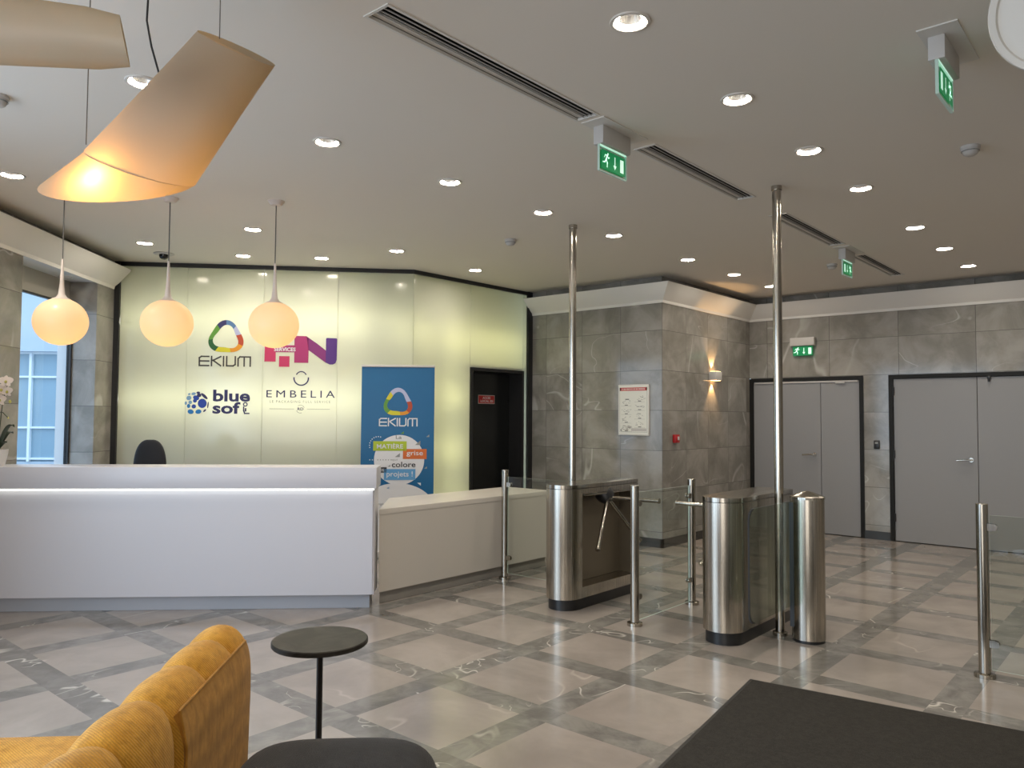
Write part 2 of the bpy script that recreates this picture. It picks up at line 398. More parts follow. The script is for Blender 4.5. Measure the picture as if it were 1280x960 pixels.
def tweak(mm, f):
    g = NT(M[mm]); f(g)
def carpet(g):
    p = g.new('ShaderNodeNewGeometry').outputs['Position']
    n = g.noise(p, 240, 2, .7); n2 = g.noise(p, 40, 4, .7)
    c = g.mix(g.ramp(n2, .35, .7), (.026, .0245, .022), (.036, .034, .030)); c = g.mix(g.m('MULTIPLY', g.ramp(n, .5, .75), .4), c, (.10, .095, .087))
    g.color(c); g.bump(n, .5, .004)
tweak('mat_pile', carpet)
def tt(g):
    tc = g.new('ShaderNodeTexCoord').outputs['Object']
    g.color(g.mix(g.ramp(g.noise(tc, 6, 5, .6, 1.0), .4, .7), (.014, .0125, .010), (.040, .035, .029)))
tweak('tabletop', tt)

# ------------------------------------------------------------------ room shell
H = 3.25
DL_RIGHT = [(-1.757, y) for y in (2.79, 3.85, 4.895, 5.947, 7.485, 8.60, 9.743)]
DL_LEFT = [(-3.985, y) for y in (1.70, 2.83, 3.896, 4.981, 6.039, 7.476, 8.609, 9.69)]
DL_DESK = [ab(-3.178, 5.693), ab(-3.10, 7.856), ab(-1.877, 7.175), ab(-2.288, 8.386), ab(-1.47, 8.427), ab(-.629, 7.976), ab(.204, 8.95)]
VENTS = [(2.03, 3.54), (4.175, 5.65), (6.29, 7.74), (8.40, 9.86)]
VX0, VX1 = -2.583, -2.452
OUT = [(-.67, -5.2), (3.4, -5.2), (3.4, 10.85), (-7.4, 10.85), (-7.4, 6.2), (-9.9, 3.7)]
def ceiling():
    cu = bpy.data.curves.new('ceiling', 'CURVE'); cu.dimensions = '2D'; cu.fill_mode = 'BOTH'
    def spline(pts):
        s = cu.splines.new('POLY'); s.points.add(len(pts) - 1); s.use_cyclic_u = True
        for p, q in zip(s.points, pts): p.co = (*q, 0, 1)
    spline(OUT)
    for x, y in DL_RIGHT + DL_LEFT + DL_DESK:
        spline([(x + .070 * math.cos(2 * PI * k / 28), y + .070 * math.sin(2 * PI * k / 28)) for k in range(28)])
    for y0, y1 in VENTS: spline([(VX0, y0), (VX1, y0), (VX1, y1), (VX0, y1)])
    o = bpy.data.objects.new('tmp', cu); COL.objects.link(o)
    me = bpy.data.meshes.new_from_object(o.evaluated_get(bpy.context.evaluated_depsgraph_get())); me.name = 'ceiling'
    bpy.data.objects.remove(o)
    me.materials.clear(); me.materials.append(M['ceiling'])
    c = bpy.data.objects.new('ceiling', me); COL.objects.link(c); c.location = (0, 0, H); struct(c)
ceiling()
m = MB(); m.prism(OUT, -.12, 0); struct(m.build('floor', M['floor'], smooth=0))

R45, R135, R90 = PI / 4, 3 * PI / 4, PI / 2
# wall with the two grey double doors (local x = X, facing -y)
m = MB()
m.box(-4.70, 3.3, 0, .25, 2.112, 3.4); m.box(-3.148, -2.84, 0, .25, 0, 2.112); m.box(-.876, 3.3, 0, .25, 0, 2.112)
struct(m.build('wall_back', M['stone_right'], loc=(0, 10.65, 0), smooth=0))
m = MB(); m.box(-2.05, -.004, 0, .2, 0, 3.4); struct(m.build('wall_pillar', M['stone_pillar'], loc=(-4.70, 8.17, 0), smooth=0))
m = MB(); m.box(.004, 2.48, 0, .2, 0, 3.4); struct(m.build('wall_alcove', M['stone_pillar'], loc=(-4.70, 8.17, 0), rz=R90, smooth=0))
m = MB()
for x0, x1, z0, z1 in ((-3.1, -1.35, 0, 3.4), (-1.35, 4.5, 2.86, 3.4), (-1.35, 4.5, 0, .18), (4.5, 7.02, 0, 3.4), (8.43, 9.3, 0, 3.4), (7.02, 8.43, 2.95, 3.4), (7.02, 8.43, 0, .45)):
    m.box(x0, x1, 0, .36, z0, z1)
struct(m.build('wall_left', M['stone_left'], loc=(*ab(-3.8, 0), 0), rz=R135, smooth=0))
m = MB(); m.box(-.8, 3.3, -.2, 0, 0, 3.4); struct(m.build('wall_front', M['plainstone'], loc=(0, -4.81, 0), smooth=0))
m = MB(); m.box(0, .2, -5, 10.9, 0, 3.4); struct(m.build('wall_right', M['plainstone'], loc=(3.2, 0, 0), smooth=0))
for nm, x0, x1, loc, rz in (('baseboard_pillar', -2.0, .012, (-4.70, 8.17, 0), 0), ('baseboard_alcove', -.012, 2.48, (-4.70, 8.17, 0), R90), ('baseboard_back', -3.148, -2.84, (0, 10.65, 0), 0)):
    m = MB(); m.box(x0, x1, -.012, .02, 0, .105); struct(m.build(nm, M['plinth'], loc=loc, rz=rz, smooth=0))

PROF = [(0, 2.93), (.014, 2.93), (.02, 2.962), (.06, 2.995), (.182, 3.128), (.188, 3.148), (.168, 3.152), (0, 2.99)]
m = MB()
m.rings([[(-6.72, 8.17 - d, z) for d, z in PROF], [(-4.70 + d, 8.17 - d, z) for d, z in PROF], [(-4.70 + d, 10.65 - d, z) for d, z in PROF], [(3.2, 10.65 - d, z) for d, z in PROF]])
struct(m.build('trim_1', M['cornice'], smooth=30))
m = MB(); m.rings([[(w, -d, z) for d, z in PROF] for w in (-3.0, 8.80)])
struct(m.build('trim_2', M['cornice'], loc=(*ab(-3.8, 0), 0), rz=R135, smooth=30))

# ------------------------------------------------------------------ luminous glass wall (two runs meeting at a fold)
LW = ab(-3.82, 8.86); FOLD = (-6.738, 6.017)
ANG = math.atan2(FOLD[1] - LW[1], FOLD[0] - LW[0]); LEN = math.hypot(FOLD[0] - LW[0], FOLD[1] - LW[1])
def lum(name, loc, rz, panels, trims, back):
    e = struct(bpy.data.objects.new(name, None)); COL.objects.link(e); e.location = (*loc, 0); e.rotation_euler = (0, 0, rz)
    for x0, x1, z0, z1 in panels:
        b = MB(); b.box(x0 + .003, x1 - .003, 0, .012, z0, z1); b.build('glass_panel', M['panel'], e, smooth=0)
    for x0, x1, y0, y1, z0, z1 in trims:
        b = MB(); b.box(x0, x1, y0, y1, z0, z1); b.build('metal_trim', M['black'], e, smooth=0)
    b = MB()
    for q in back: b.box(*q)
    b.build('light_box', M['chamber'], e, smooth=0)
    return e
lum('wall_reception', LW, ANG, [(.075, .796, .08, 3.205), (.796, 1.626, .08, 3.205), (1.626, 2.456, .08, 3.205), (2.456, LEN, .08, 3.205)],
    [(0, .075, -.03, .03, 0, 3.25), (.075, LEN + .012, -.02, .02, 3.205, 3.25)], [(-.1, LEN + .25, .45, .47, 0, 3.4), (-.1, -.08, 0.04, .45, 0, 3.4)])
lum('wall_service', FOLD, R90, [(0, .955, .08, 3.205), (.955, 1.985, 2.165, 3.205), (1.985, 2.06, .08, 3.205)],
    [(-.012, 2.07, -.02, .02, 3.205, 3.25), (2.06, 2.15, -.03, .03, 0, 3.25)], [(-.25, .90, .45, .47, 0, 3.4), (.90, 2.15, .45, .47, 2.2, 3.4), (.90, 2.15, .02, .45, 2.17, 2.2)])
def strips(loc, rz, x0, x1, zs, k=1.0, col=(1, .95, .66)):
    L = x1 - x0
    for z in zs:
        cx = (x0 + x1) / 2
        px, py = loc[0] + cx * math.cos(rz) - .30 * math.sin(rz), loc[1] + cx * math.sin(rz) + .30 * math.cos(rz)
        d = (math.sin(rz), -math.cos(rz), 0)
        area('wall_tube', (px, py, z), d, L, .06, PANEL_W * L * k, col)
strips(LW, ANG, .1, LEN - .1, (1.72, 2.62), 1.0, (1, .965, .83))
strips(FOLD, R90, .05, .90, (.45, 1.15, 1.80, 2.50), .95, (1, .925, .56)); strips(FOLD, R90, .97, 2.0, (2.50,), .9, (1, .925, .56))

# black service door set back in the luminous wall
d3 = struct(bpy.data.objects.new('door_3', None)); COL.objects.link(d3); d3.location = (*FOLD, 0); d3.rotation_euler = (0, 0, R90)
m = MB(); m.box(.955, .995, -.02, .25, 0, 2.165); m.box(1.945, 1.985, -.02, .25, 0, 2.165); m.box(.995, 1.945, -.02, .25, 2.125, 2.165); m.build('door_frame', M['black'], d3, smooth=0)
m = MB(); m.box(.995, 1.945, .21, .25, 0.005, 2.125, .003); m.build('door_leaf', M['blackgloss'], d3, smooth=0)
s = Sheet(); s.rect(1.325, 1.645, 1.715, 1.83, 0); s.up(); s.rect(1.332, 1.638, 1.722, 1.823, 1); s.up()
s.text('ACCES', 1.41, 1.56, 1.778, 1.81, 2, .02); s.text('LOCAL SSI', 1.37, 1.61, 1.735, 1.767, 2, .02)
tag(s.build('door_sign', [M['grey'], M['redsign'], M['bwhite']], loc=(FOLD[0] - .207, FOLD[1], 0), rz=R90, smooth=0), 'small red sign with two white text lines on the black door', 'sign')

# grey double doors
def double_door(name, x0, xs, x1, handle_x, h=2.108, bar=False):
    d = struct(bpy.data.objects.new(name, None)); COL.objects.link(d); d.location = (0, 10.65, 0)
    b = MB(); b.box(x0, x0 + .05, -.012, .08, 0, h); b.box(x1 - .05, x1, -.012, .08, 0, h); b.box(x0 + .05, x1 - .05, -.012, .08, h - .045, h); b.build('door_frame', M['doorframe'], d, smooth=0)
    for a, c in ((x0 + .053, xs - .003), (xs + .003, x1 - .053)):
        b = MB(); b.box(a, c, .012, .06, .008, h - .05, .003); b.build('door_leaf', M['door'], d, smooth=0)
    b = MB(); b.box(x0 - .1, x1 + .1, .26, .30, 0, h + .2); b.build('door_light_block', M['doorframe'], d, smooth=0)  # unseen backing sheet added to keep sky light out of the door gaps
    b = MB(); b.cyl((handle_x, .012, 1.06), (handle_x, -.045, 1.06), .012); b.tube([(handle_x + .01, -.045, 1.06), (handle_x - .06, -.05, 1.06), (handle_x - .15, -.046, 1.052)], [.012, .011, .010], 10); b.cyl((handle_x, .012, 1.06), (handle_x, .004, 1.06), .027)
    b.build('door_handle', M['polished'], d)
    if bar:
        b = MB(); b.box(x0 + .07, x1 - .07, -.004, .02, h - .075, h - .05, .003); b.box(-3.50, -3.38, -.02, .01, h - .092, h - .066, .004); b.build('door_closer', M['grey'], d)
    else:
        b = MB(); b.box(xs + .11, xs + .15, -.03, .01, h - .075, h - .04, .004); b.cyl((xs + .13, -.02, h - .075), (xs + .13, -.02, h - .11), .012); b.build('door_stop', M['black'], d)
        for z in (.30, 1.10, 1.9):
            b = MB(); b.cyl((x0 + .056, -.004, z - .05), (x0 + .056, -.004, z + .05), .011, 12); b.build('hinge', M['black'], d)
    return d
double_door('door_1', -4.698, -3.703, -3.148, -3.79, bar=True)
double_door('door_2', -2.84, -1.858, -.876, -1.93)

# window recess on the left
w1 = struct(bpy.data.objects.new('window_1', None)); COL.objects.link(w1); w1.location = (*ab(-3.8, 0), 0); w1.rotation_euler = (0, 0, R135)
m = MB(); m.box(7.02, 8.43, .28, .34, 2.71, 2.95); m.build('head_panel', M['plainstone'], w1, smooth=0)
m = MB(); m.box(7.02, 8.43, .0, .36, 2.944, 2.949); m.build('soffit_panel', M['jamb'], w1, smooth=0)
m = MB(); m.box(8.420, 8.429, .285, .385, .45, 2.71); m.build('window_jamb', M['jamb'], w1, smooth=0)
m = MB(); m.box(8.405, 8.43, .24, .285, .45, 2.71); m.box(7.02, 8.405, .25, .285, 2.69, 2.71); m.build('window_frame', M['black'], w1, smooth=0)
m = MB(); m.box(7.02, 8.405, .262, .272, .45, 2.69); m.build('window_pane', M['window'], w1, smooth=0)

# ------------------------------------------------------------------ outside, seen through the window
m = MB(); m.box(-30, -4.3, -5, 40, -.3, -.15); struct(m.build('ground', M['ground'], rz=R45, smooth=0))
nb = empty('neighbouring_building', 'pale blue office building with glazed ground floor seen through the left window', 'building', (*ab(-11.21, 20), -.15), R45)
m = MB(); m.box(-9, 6, 0, 5, 3.25, 5.0); m.box(-9, 6, .25, 5, 0, .5); m.build('wall', M['facade'], nb, smooth=0)
m = MB(); m.box(-9, 6, .3, .34, .5, 3.25); m.build('glazing', M['facadeglass'], nb, smooth=0)
m = MB()
for k in range(-6, 6): m.box(.5 + k * 1.35, .56 + k * 1.35, .2, .3, .5, 3.25)
for z in (.55, 1.33, 2.6, 3.2): m.box(-9, 6, .22, .3, z, z + .05)
m.build('mullions', M['mullion'], nb, smooth=0)
m = MB()
for k in range(-6, 6): m.box(.2 + k * 1.2, .215 + k * 1.2, -.004, .0, 3.25, 5.0)
tag(m.build('cladding_joints', M['plainstone'], nb, smooth=0), kind='stuff')

# ------------------------------------------------------------------ ceiling equipment
def downlight(first=[None]):
    e = empty('ceiling_downlight', '', 'ceiling light', (0, 0, H))
    b = MB(); b.lathe([(.068, .004), (.068, -.004), (.074, -.008), (.086, -.006), (.088, .0)], seg=36); b.build('trim_ring', M['trim'], e)
    b = MB(); b.lathe([(.069, -.002), (.066, .010)], seg=36); b.lathe([(.050, .010), (.042, .030), (.030, .044)], seg=36)
    for k in range(18):
        a = 2 * PI * k / 18; ca, sa = math.cos(a), math.sin(a)
        b.face([(.050 * ca, .050 * sa, .009), (.032 * ca, .032 * sa, .042), (.029 * ca, .029 * sa, .042), (.046 * ca, .046 * sa, .009)])
    b.build('reflector', M['reflector'], e, flip=False)
    b = MB(); b.lathe([(.050, .010), (.067, .010)], seg=36); b.build('lamp_ring', M['lamp'], e, flip=False)
    b = MB(); b.lathe([(0, .046), (.031, .044)], seg=24); b.build('lens', M['lens'], e, flip=False)
    return e
dl0 = downlight()
ORD = ['nearest', 'second nearest', 'third nearest', 'fourth nearest', 'fifth nearest', 'sixth nearest', 'seventh nearest', 'farthest']
first = True
def put_light(x, y, label, group):
    global first
    o = dl0 if first else dup(dl0, (x, y, H)); first = False
    o.location = (x, y, H); o['label'] = label; o['group'] = group
for i, (x, y) in enumerate(DL_RIGHT):
    put_light(x, y, 'lit round ceiling downlight, %s in the row right of the dark air slots' % ('farthest' if i == 6 else ORD[i]), 'downlights right of the air slots')
for i, (x, y) in enumerate(DL_LEFT):
    put_light(x, y, 'lit round ceiling downlight, %s in the row left of the dark air slots' % ORD[i], 'downlights left of the air slots')
for (x, y), l in zip(DL_DESK, ('at the left edge above the window cornice', 'beside the black dome camera', 'between the second and third globe pendant cords', 'near the glass wall, left of the rightmost globe cord', 'near the glass wall, right of the rightmost globe cord', 'in front of the glass wall above the blue banner', 'above the black door in the glass wall')):
    put_light(x, y, 'lit round ceiling downlight ' + l, 'downlights over the reception desk')

for i, (y0, y1) in enumerate(VENTS):
    e = empty('linear_air_vent', 'black slotted linear air vent in the ceiling, ' + ('nearest and longest in view', 'second, left of the right steel pole', 'third, right behind the right steel pole', 'farthest, beyond the far hanging exit sign')[i], 'air vent', (0, 0, H), group='air slots in the ceiling')
    b = MB(); b.box(VX0 - .014, VX0, y0 - .014, y1 + .014, -.005, .01); b.box(VX1, VX1 + .014, y0 - .014, y1 + .014, -.005, .01); b.box(VX0, VX1, y0 - .014, y0, -.005, .01); b.box(VX0, VX1, y1, y1 + .014, -.005, .01); b.build('vent_frame', M['white'], e, smooth=0)
    b = MB(); b.box(VX0 + .002, VX0 + .040, y0, y1, .012, .018); b.build('baffle', M['white'], e, smooth=0)
    for k in range(3):
        x = VX0 + .046 + k * .026; b = MB(); b.box(x, x + .0035, y0, y1, -.001, .004); b.build('vent_slat', M['grey'], e, smooth=0)
    b = MB(); b.box(VX0 - .01, VX1 + .01, y0 - .01, y1 + .01, .06, .065); b.box(VX0 - .005, VX0 - .001, y0, y1, .01, .06); b.box(VX1 + .001, VX1 + .005, y0, y1, .01, .06); b.box(VX0 - .005, VX1 + .005, y0 - .006, y0 - .001, .004, .062); b.box(VX0 - .005, VX1 + .005, y1 + .001, y1 + .006, .004, .062); b.build('vent_duct', M['slot'], e, smooth=0)

def running_man(s, x, z, k, mt, f=1):
    def P(*q): return [(x + f * a * k, z + b * k) for a, b in q]
    s.disc(x + f * .17 * k, z + .40 * k, .075 * k, mt)
    s.stroke(P((.08, .28), (-.03, .02)), .14 * k, mt)
    s.stroke(P((.08, .28), (.24, .16), (.32, .22)), .065 * k, mt); s.stroke(P((.06, .29), (-.12, .30), (-.22, .14)), .065 * k, mt)
    s.stroke(P((-.02, .02), (.10, -.16), (.08, -.40)), .085 * k, mt); s.stroke(P((-.04, .02), (-.16, -.14), (-.36, -.18)), .085 * k, mt)
def pictogram(w, h, flip, base=0, wh=1):
    s = Sheet(); f = -1 if flip else 1
    s.rect(-w / 2, w / 2, -h / 2, h / 2, base); s.up()
    running_man(s, -f * .30 * w, 0, h * .86, wh, f)
    s.rect(-.018 * w + f * .06 * w, .018 * w + f * .06 * w, -.12 * h, .34 * h, wh); s.poly([(f * .06 * w - .07 * w, -.12 * h), (f * .06 * w, -.36 * h), (f * .06 * w + .07 * w, -.12 * h)], wh)
    s.rect(f * .36 * w - .075 * w, f * .36 * w + .075 * w, -.36 * h, .34 * h, wh)
    return s
def exit_sign(label, x, y, flip):
    """box along Y under the ceiling with an edge-lit plate seen from +x"""
    e = empty('exit_sign', label, 'exit sign', (x, y, H), R90, 'exit signs hanging from the ceiling')
    b = MB(); b.box(-.235, .235, -.10, .06, -.006, 0); b.build('ceiling_plate', M['white'], e, smooth=0)
    b = MB(); b.box(-.148, .148, -.034, .034, -.112, -.006, .003); b.build('sign_housing', M['grey'], e)
    b = MB(); b.box(-.142, .142, -.006, .006, -.262, -.112, .001); b.build('acrylic_plate', M['acrylic'], e, smooth=0)
    b = MB(); b.box(-.142, .142, -.007, .007, -.267, -.262); b.box(-.145, -.142, -.007, .007, -.267, -.112); b.box(.142, .145, -.007, .007, -.267, -.112); b.build('plate_edge', M['exitedge'], e, smooth=0)
    b = MB(); b.box(-.142, .142, -.0072, .0072, -.116, -.112); b.build('lit_edge', M['exitwhite'], e, smooth=0)
    s = pictogram(.25, .112, flip); s.build('pictogram', [M['green'], M['exitwhite']], e, loc=(0, -.0075, -.192), smooth=0)
    s = pictogram(.25, .112, not flip); o = s.build('pictogram', [M['green'], M['exitwhite']], e, loc=(0, .0075, -.192), smooth=0); o.rotation_euler = (0, 0, PI)
    return e
exit_sign('green exit sign hanging between the first two air slots, running man at left', -2.53, 3.82, False)
exit_sign('green exit sign hanging at the top right, seen almost edge on', -.785, 3.90, True)
exit_sign('small far green exit sign hanging beyond the right steel pole', -2.53, 8.08, True)
e = empty('wall_exit_sign', 'green exit sign on a pale box on the stone wall above the left grey doors', 'exit sign', (-3.92, 10.65, 2.6))
b = MB(); b.box(-.165, .165, -.07, 0, -.055, .055, .004); b.build('sign_housing', M['grey'], e)
b = MB(); b.box(-.135, .150, -.04, -.028, -.205, -.055); b.build('acrylic_plate', M['acrylic'], e, smooth=0)
s = pictogram(.27, .125, False); s.build('pictogram', [M['green'], M['exitwhite']], e, loc=(.0, -.0415, -.128), smooth=0)

def detector(label, x, y):
    e = empty('smoke_detector', label, 'smoke detector', (x, y, H), group='ceiling smoke detectors')
    b = MB(); b.lathe([(0, 0), (.056, 0), (.056, -.016), (.05, -.022), (.046, -.034), (.038, -.05), (.026, -.058), (0, -.060)], seg=32); b.build('detector_body', M['grey'], e)
    b = MB(); b.lathe([(.05, -.028), (.052, -.031), (.048, -.034)], seg=32); b.build('detector_ring', M['ink'], e)
    return e
detector('white smoke detector on the ceiling at right below the edge-on exit sign', -.963, 5.463)
detector('white smoke detector on the ceiling left of the left steel pole', -4.846, 5.556)
detector('far white smoke detector on the ceiling beside the small exit sign', -2.885, 8.705)
detector('white smoke detector at the left edge below the cut-off hanging lamp', -4.76, 1.27)
e = empty('dome_camera', 'black dome security camera in a white ceiling ring near the glass wall', 'security camera', (*ab(-3.10, 8.36), H))
b = MB(); b.lathe([(0, 0), (.10, 0), (.105, -.006), (.095, -.012), (.05, -.014)], seg=36); b.build('mounting_ring', M['grey'], e)
b = MB(); b.lathe([(.048, -.012), (.047, -.03), (.038, -.05), (.02, -.062), (0, -.066)], seg=28); b.build('camera_dome', M['blackgloss'], e)
e = empty('soffit_light', 'small round white light under the window recess soffit', 'ceiling light', (*ab(-3.98, 8.12), 2.944))
b = MB(); b.lathe([(0, 0), (.065, 0), (.065, -.012), (.055, -.02), (0, -.022)], seg=28); b.build('light_cover', M['white'], e)
# ------------------------------------------------------------------ reception desk (local x = U, y = W)
e = empty('reception_desk', 'long white reception desk with a glowing light line under its raised ledge', 'reception desk', (0, 0, 0), R45)
UL, UR = -3.78, -.632
m = MB(); m.box(UL, UR, 6.26, 6.62, .968, 1.137, .003); m.build('transaction_ledge', M['counter'], e, smooth=30)
m = MB(); m.extrude([(6.30, .955), (6.325, .118), (6.40, .118), (6.40, .955)], 'x', UL, UR - .03); m.build('front_panel', M['counter'], e, smooth=0)
m = MB(); m.box(UR - .05, UR - .018, 6.33, 6.60, .118, .968); m.build('end_panel', M['counter'], e, smooth=0)
m = MB(); m.box(UL, UR - .02, 6.278, 6.30, .956, .968); m.build('light_strip', M['led'], e, smooth=0)
m = MB(); m.box(UL, -.690, 6.395, 6.60, 0, .13); m.build('toe_kick', M['countertoe'], e, smooth=0)
m = MB(); m.box(UL, -1.1, 6.60, 7.25, .70, .74, .003); m.build('worktop', M['counter'], e, smooth=0)
m = MB(); m.box(UL, UR - .06, 6.40, 6.44, .13, .968); m.build('inner_panel', M['counter'], e, smooth=0)
strip_light = area('desk_strip_light', (*ab((UL + UR) / 2, 6.284), .940), (-S * -.12, -S * .12, -1), UR - UL - .1, .02, 0.10, (1, 1, .88))
strip_light.rotation_euler = (0, 0, R45)

e = empty('side_counter', 'low beige side counter running from the desk corner to the left turnstile', 'counter')
PLAN = [(-5.0, 4.115), (-5.0, 6.40), (-5.62, 6.40), (-5.62, 4.74)]
m = MB(); m.prism(PLAN, .738, .782, bev=.003); m.build('counter_top', M['counter2'], e, smooth=30)
m = MB(); m.prism([(-5.003, 4.122), (-5.003, 6.395), (-5.60, 6.395), (-5.60, 4.73)], .105, .738); m.build('front_panel', M['counter2'], e, smooth=0)
m = MB(); m.prism([(-5.06, 4.18), (-5.06, 6.38), (-5.58, 6.38), (-5.58, 4.72)], 0, .105); m.build('toe_kick', M['toe2'], e, smooth=0)

# roll-up banner
BW, BH = .80, 2.10
e = empty('rollup_banner', 'tall blue roll-up banner standing behind the low counter', 'banner', (*ab(-.645, 8.62), 0), R45)
m = MB(); m.box(-.42, .42, -.06, .06, 0, .075, .01); m.box(-.36, -.30, -.16, .16, 0, .012); m.box(.30, .36, -.16, .16, 0, .012); m.build('base', M['grey'], e)
m = MB(); m.box(-.405, .405, -.012, .012, 2.088, 2.112, .004); m.build('top_rail', M['grey'], e)
m = MB(); m.cyl((0, .03, .06), (0, .03, 2.09), .010); m.build('support_pole', M['grey'], e)
m = MB(); m.box(-BW / 2, BW / 2, -.002, .001, .07, 2.09); m.build('banner_sheet', M['banner'], e, smooth=0)
s = Sheet(.0008)
MATS = [M[k] for k in ('bwhite', 'lime', 'orange', 'sky', 'darkink', 'green1', 'yellow', 'amber', 'red1', 'lav', 'ink', 'banner')]
s.ribbon(.0, 1.71, .30, .30, [(0, 9), (.16, 9), (.22, 8), (.36, 7), (.46, 6), (.62, 5), (.80, 6), (.9, 9)])
s.ekium(-.205, .215, 1.44, 1.52, 0, .013)
cx, cz = .02, 1.065
s.disc(cx, cz, .275, 0, n=48)
hw = .395
s.up(); s.poly([(-.395 + .79 * k / 24, .07) for k in (0, 24)] + [(hw * (1 - 2 * k / 24), .49 + .32 * math.sqrt(max(0, 1 - (hw * (1 - 2 * k / 24) / .43) ** 2))) for k in range(25)], 0)
for k in range(9):
    a = math.radians(75 + k * 15); s.disc(-.21 + .095 * math.cos(a), 1.225 + .095 * math.sin(a), .006, 0, n=8)
for k in range(9): s.disc(-.30 + k * .029, 1.065, .0065, 10 if k > 2 else 0, n=8)
for x, z, w, mm in ((.05, 1.365, .035, 5), (.33, 1.33, .035, 10), (.22, 1.25, .06, 10), (0, 1.115, .055, 10), (-.27, .985, .04, 0), (.31, .98, .03, 10), (-.09, 1.0, .03, 10), (.24, .80, -.04, 0), (-.10, .76, .03, 3), (.19, .58, .06, 11)):
    s.poly([(x - abs(w) / 2, z - w * .35), (x + abs(w) / 2, z - w * .35), (x + abs(w) / 2, z + w * .45)], mm)
s.up(); s.rect(-.265, .10, 1.165, 1.27, 1); s.rect(.06, .32, 1.075, 1.185, 2); s.up(); s.rect(-.245, -.115, .925, .985, 4); s.rect(-.145, .20, .845, .965, 3)
s.up(); s.text('La', -.02, .045, 1.295, 1.335, 10, .02); s.text('MATIÈRE', -.225, .062, 1.19, 1.25, 0, .015)
s.text('grise', .10, .28, 1.10, 1.165, 0, .008); s.text('qui', -.06, 0, 1.05, 1.078, 10); s.text('colore', -.06, .20, .985, 1.045, 4, .012)
s.text('vos', -.215, -.145, .938, .968, 0); s.text('projets !', -.115, .17, .865, .94, 0, .008)
s.text('Ingénierie industrielle', -.21, .15, .565, .595, 10)
s.build('print', MATS, e, loc=(0, -.003, 0), smooth=0)

# wall lettering and emblems on the luminous wall (local x runs along the wall)
def logo(label, u, z):
    x = (u + 3.82) / math.cos(ANG - R45)
    return empty('wall_logo', label, 'logo', (LW[0] + x * math.cos(ANG) + .004 * math.sin(ANG), LW[1] + x * math.sin(ANG) - .004 * math.cos(ANG), z), ANG, 'company logos on the glass wall')
e = logo('rounded ribbon triangle in green, blue and orange above wide dark lettering', -2.61, 2.42)
s = Sheet(); s.ribbon(.008, .02, .365, .36, [(0, 3), (.10, 4), (.20, 5), (.32, 6), (.44, 7), (.53, 2), (.60, 1), (.72, 0), (.80, 8), (.90, 9)])
s.build('emblem', [M[k] for k in ('green1', 'green2', 'yellow', 'steelblue', 'lav', 'red1', 'amber', 'yellow', 'green1', 'navy')], e, smooth=0)
s = Sheet(); s.ekium(-.283, .283, -.318, -.215, 0, .0165); s.build('lettering', M['lettergrey'], e, smooth=0)
e = logo('large crimson to violet blocky letter logo beside the rightmost globe', -1.775, 2.24)
def q2(px, py): return (-.405 + (px - 70) / 1105 * .81, .215 - (py - 95) / 410 * .36)
s = Sheet()
s.poly([q2(*p) for p in ((75, 222), (240, 222), (240, 435), (70, 435))], 0); s.poly([q2(*p) for p in ((240, 222), (520, 218), (520, 310), (240, 312))], 1); s.poly([q2(*p) for p in ((292, 362), (450, 362), (450, 500), (292, 500))], 0)
s.poly([q2(*p) for p in ((75, 100), (240, 100), (240, 222), (75, 222))], 0); s.poly([q2(*p) for p in ((240, 98), (395, 98), (395, 180), (240, 180))], 1)
s.poly([q2(*p) for p in ((540, 95), (700, 97), (740, 120), (735, 445), (520, 445), (520, 110))], 1)
s.poly([q2(*p) for p in ((700, 97), (735, 118), (870, 195), (870, 360), (745, 285), (735, 280))], 2)
s.poly([q2(*p) for p in ((870, 195), (1000, 280), (1000, 440), (870, 360))], 2)
s.poly([q2(*p) for p in ((1000, 125), (1015, 115), (1160, 118), (1172, 130), (1168, 400), (1150, 445), (1110, 462), (1060, 462), (1000, 438))], 3)
s.build('emblem', [M[k] for k in ('mag1', 'mag2', 'mag3', 'mag4')], e, smooth=0)
s = Sheet(); a, b = q2(215, 298), q2(540, 248); s.text('SERVICES', a[0], b[0], a[1], b[1], 0, .03); s.build('lettering', M['bwhite'], e, loc=(0, -.0015, 0), smooth=0)
e = logo('globe of blue dots beside two lines of chunky navy lettering', -2.68, 1.69)
def q3(px, py): return (-.352 + (px - 105) / 990 * .705, .142 - (py - 145) / 380 * .275)
s = Sheet(.0004)
for px, py, r, rz, mm, ti in ((165, 278, 38, 34, 2, .4), (235, 212, 34, 22, 2, .2), (170, 218, 20, 14, 2, .5), (305, 195, 28, 18, 0, 0), (275, 275, 48, 36, 1, -.4), (258, 320, 30, 30, 3, 0), (188, 345, 28, 28, 2, 0), (122, 358, 18, 28, 2, 0), (165, 402, 26, 32, 4, 0), (243, 408, 34, 32, 3, 0), (320, 235, 34, 30, 0, 0), (370, 360, 68, 72, 1, 0), (198, 490, 46, 36, 4, -.2), (315, 488, 46, 34, 4, .2), (400, 248, 66, 22, 0, -.75), (458, 385, 10, 50, 0, -.1), (410, 472, 30, 13, 0, .8)):
    x, z = q3(px, py); s.up(); s.disc(x, z, r * .000712, mm, rz * .000724, 20, ti)
s.build('emblem', [M[k] for k in ('navy', 'blue1', 'blue3', 'blue1', 'blue2')], e, smooth=0)
s = Sheet(); a, b = q3(530, 330), q3(1095, 145); s.text('blue', a[0], b[0], a[1], b[1], 0, .03); a, b = q3(525, 520), q3(950, 335); s.text('sof', a[0], b[0], a[1], b[1], 0, .03)
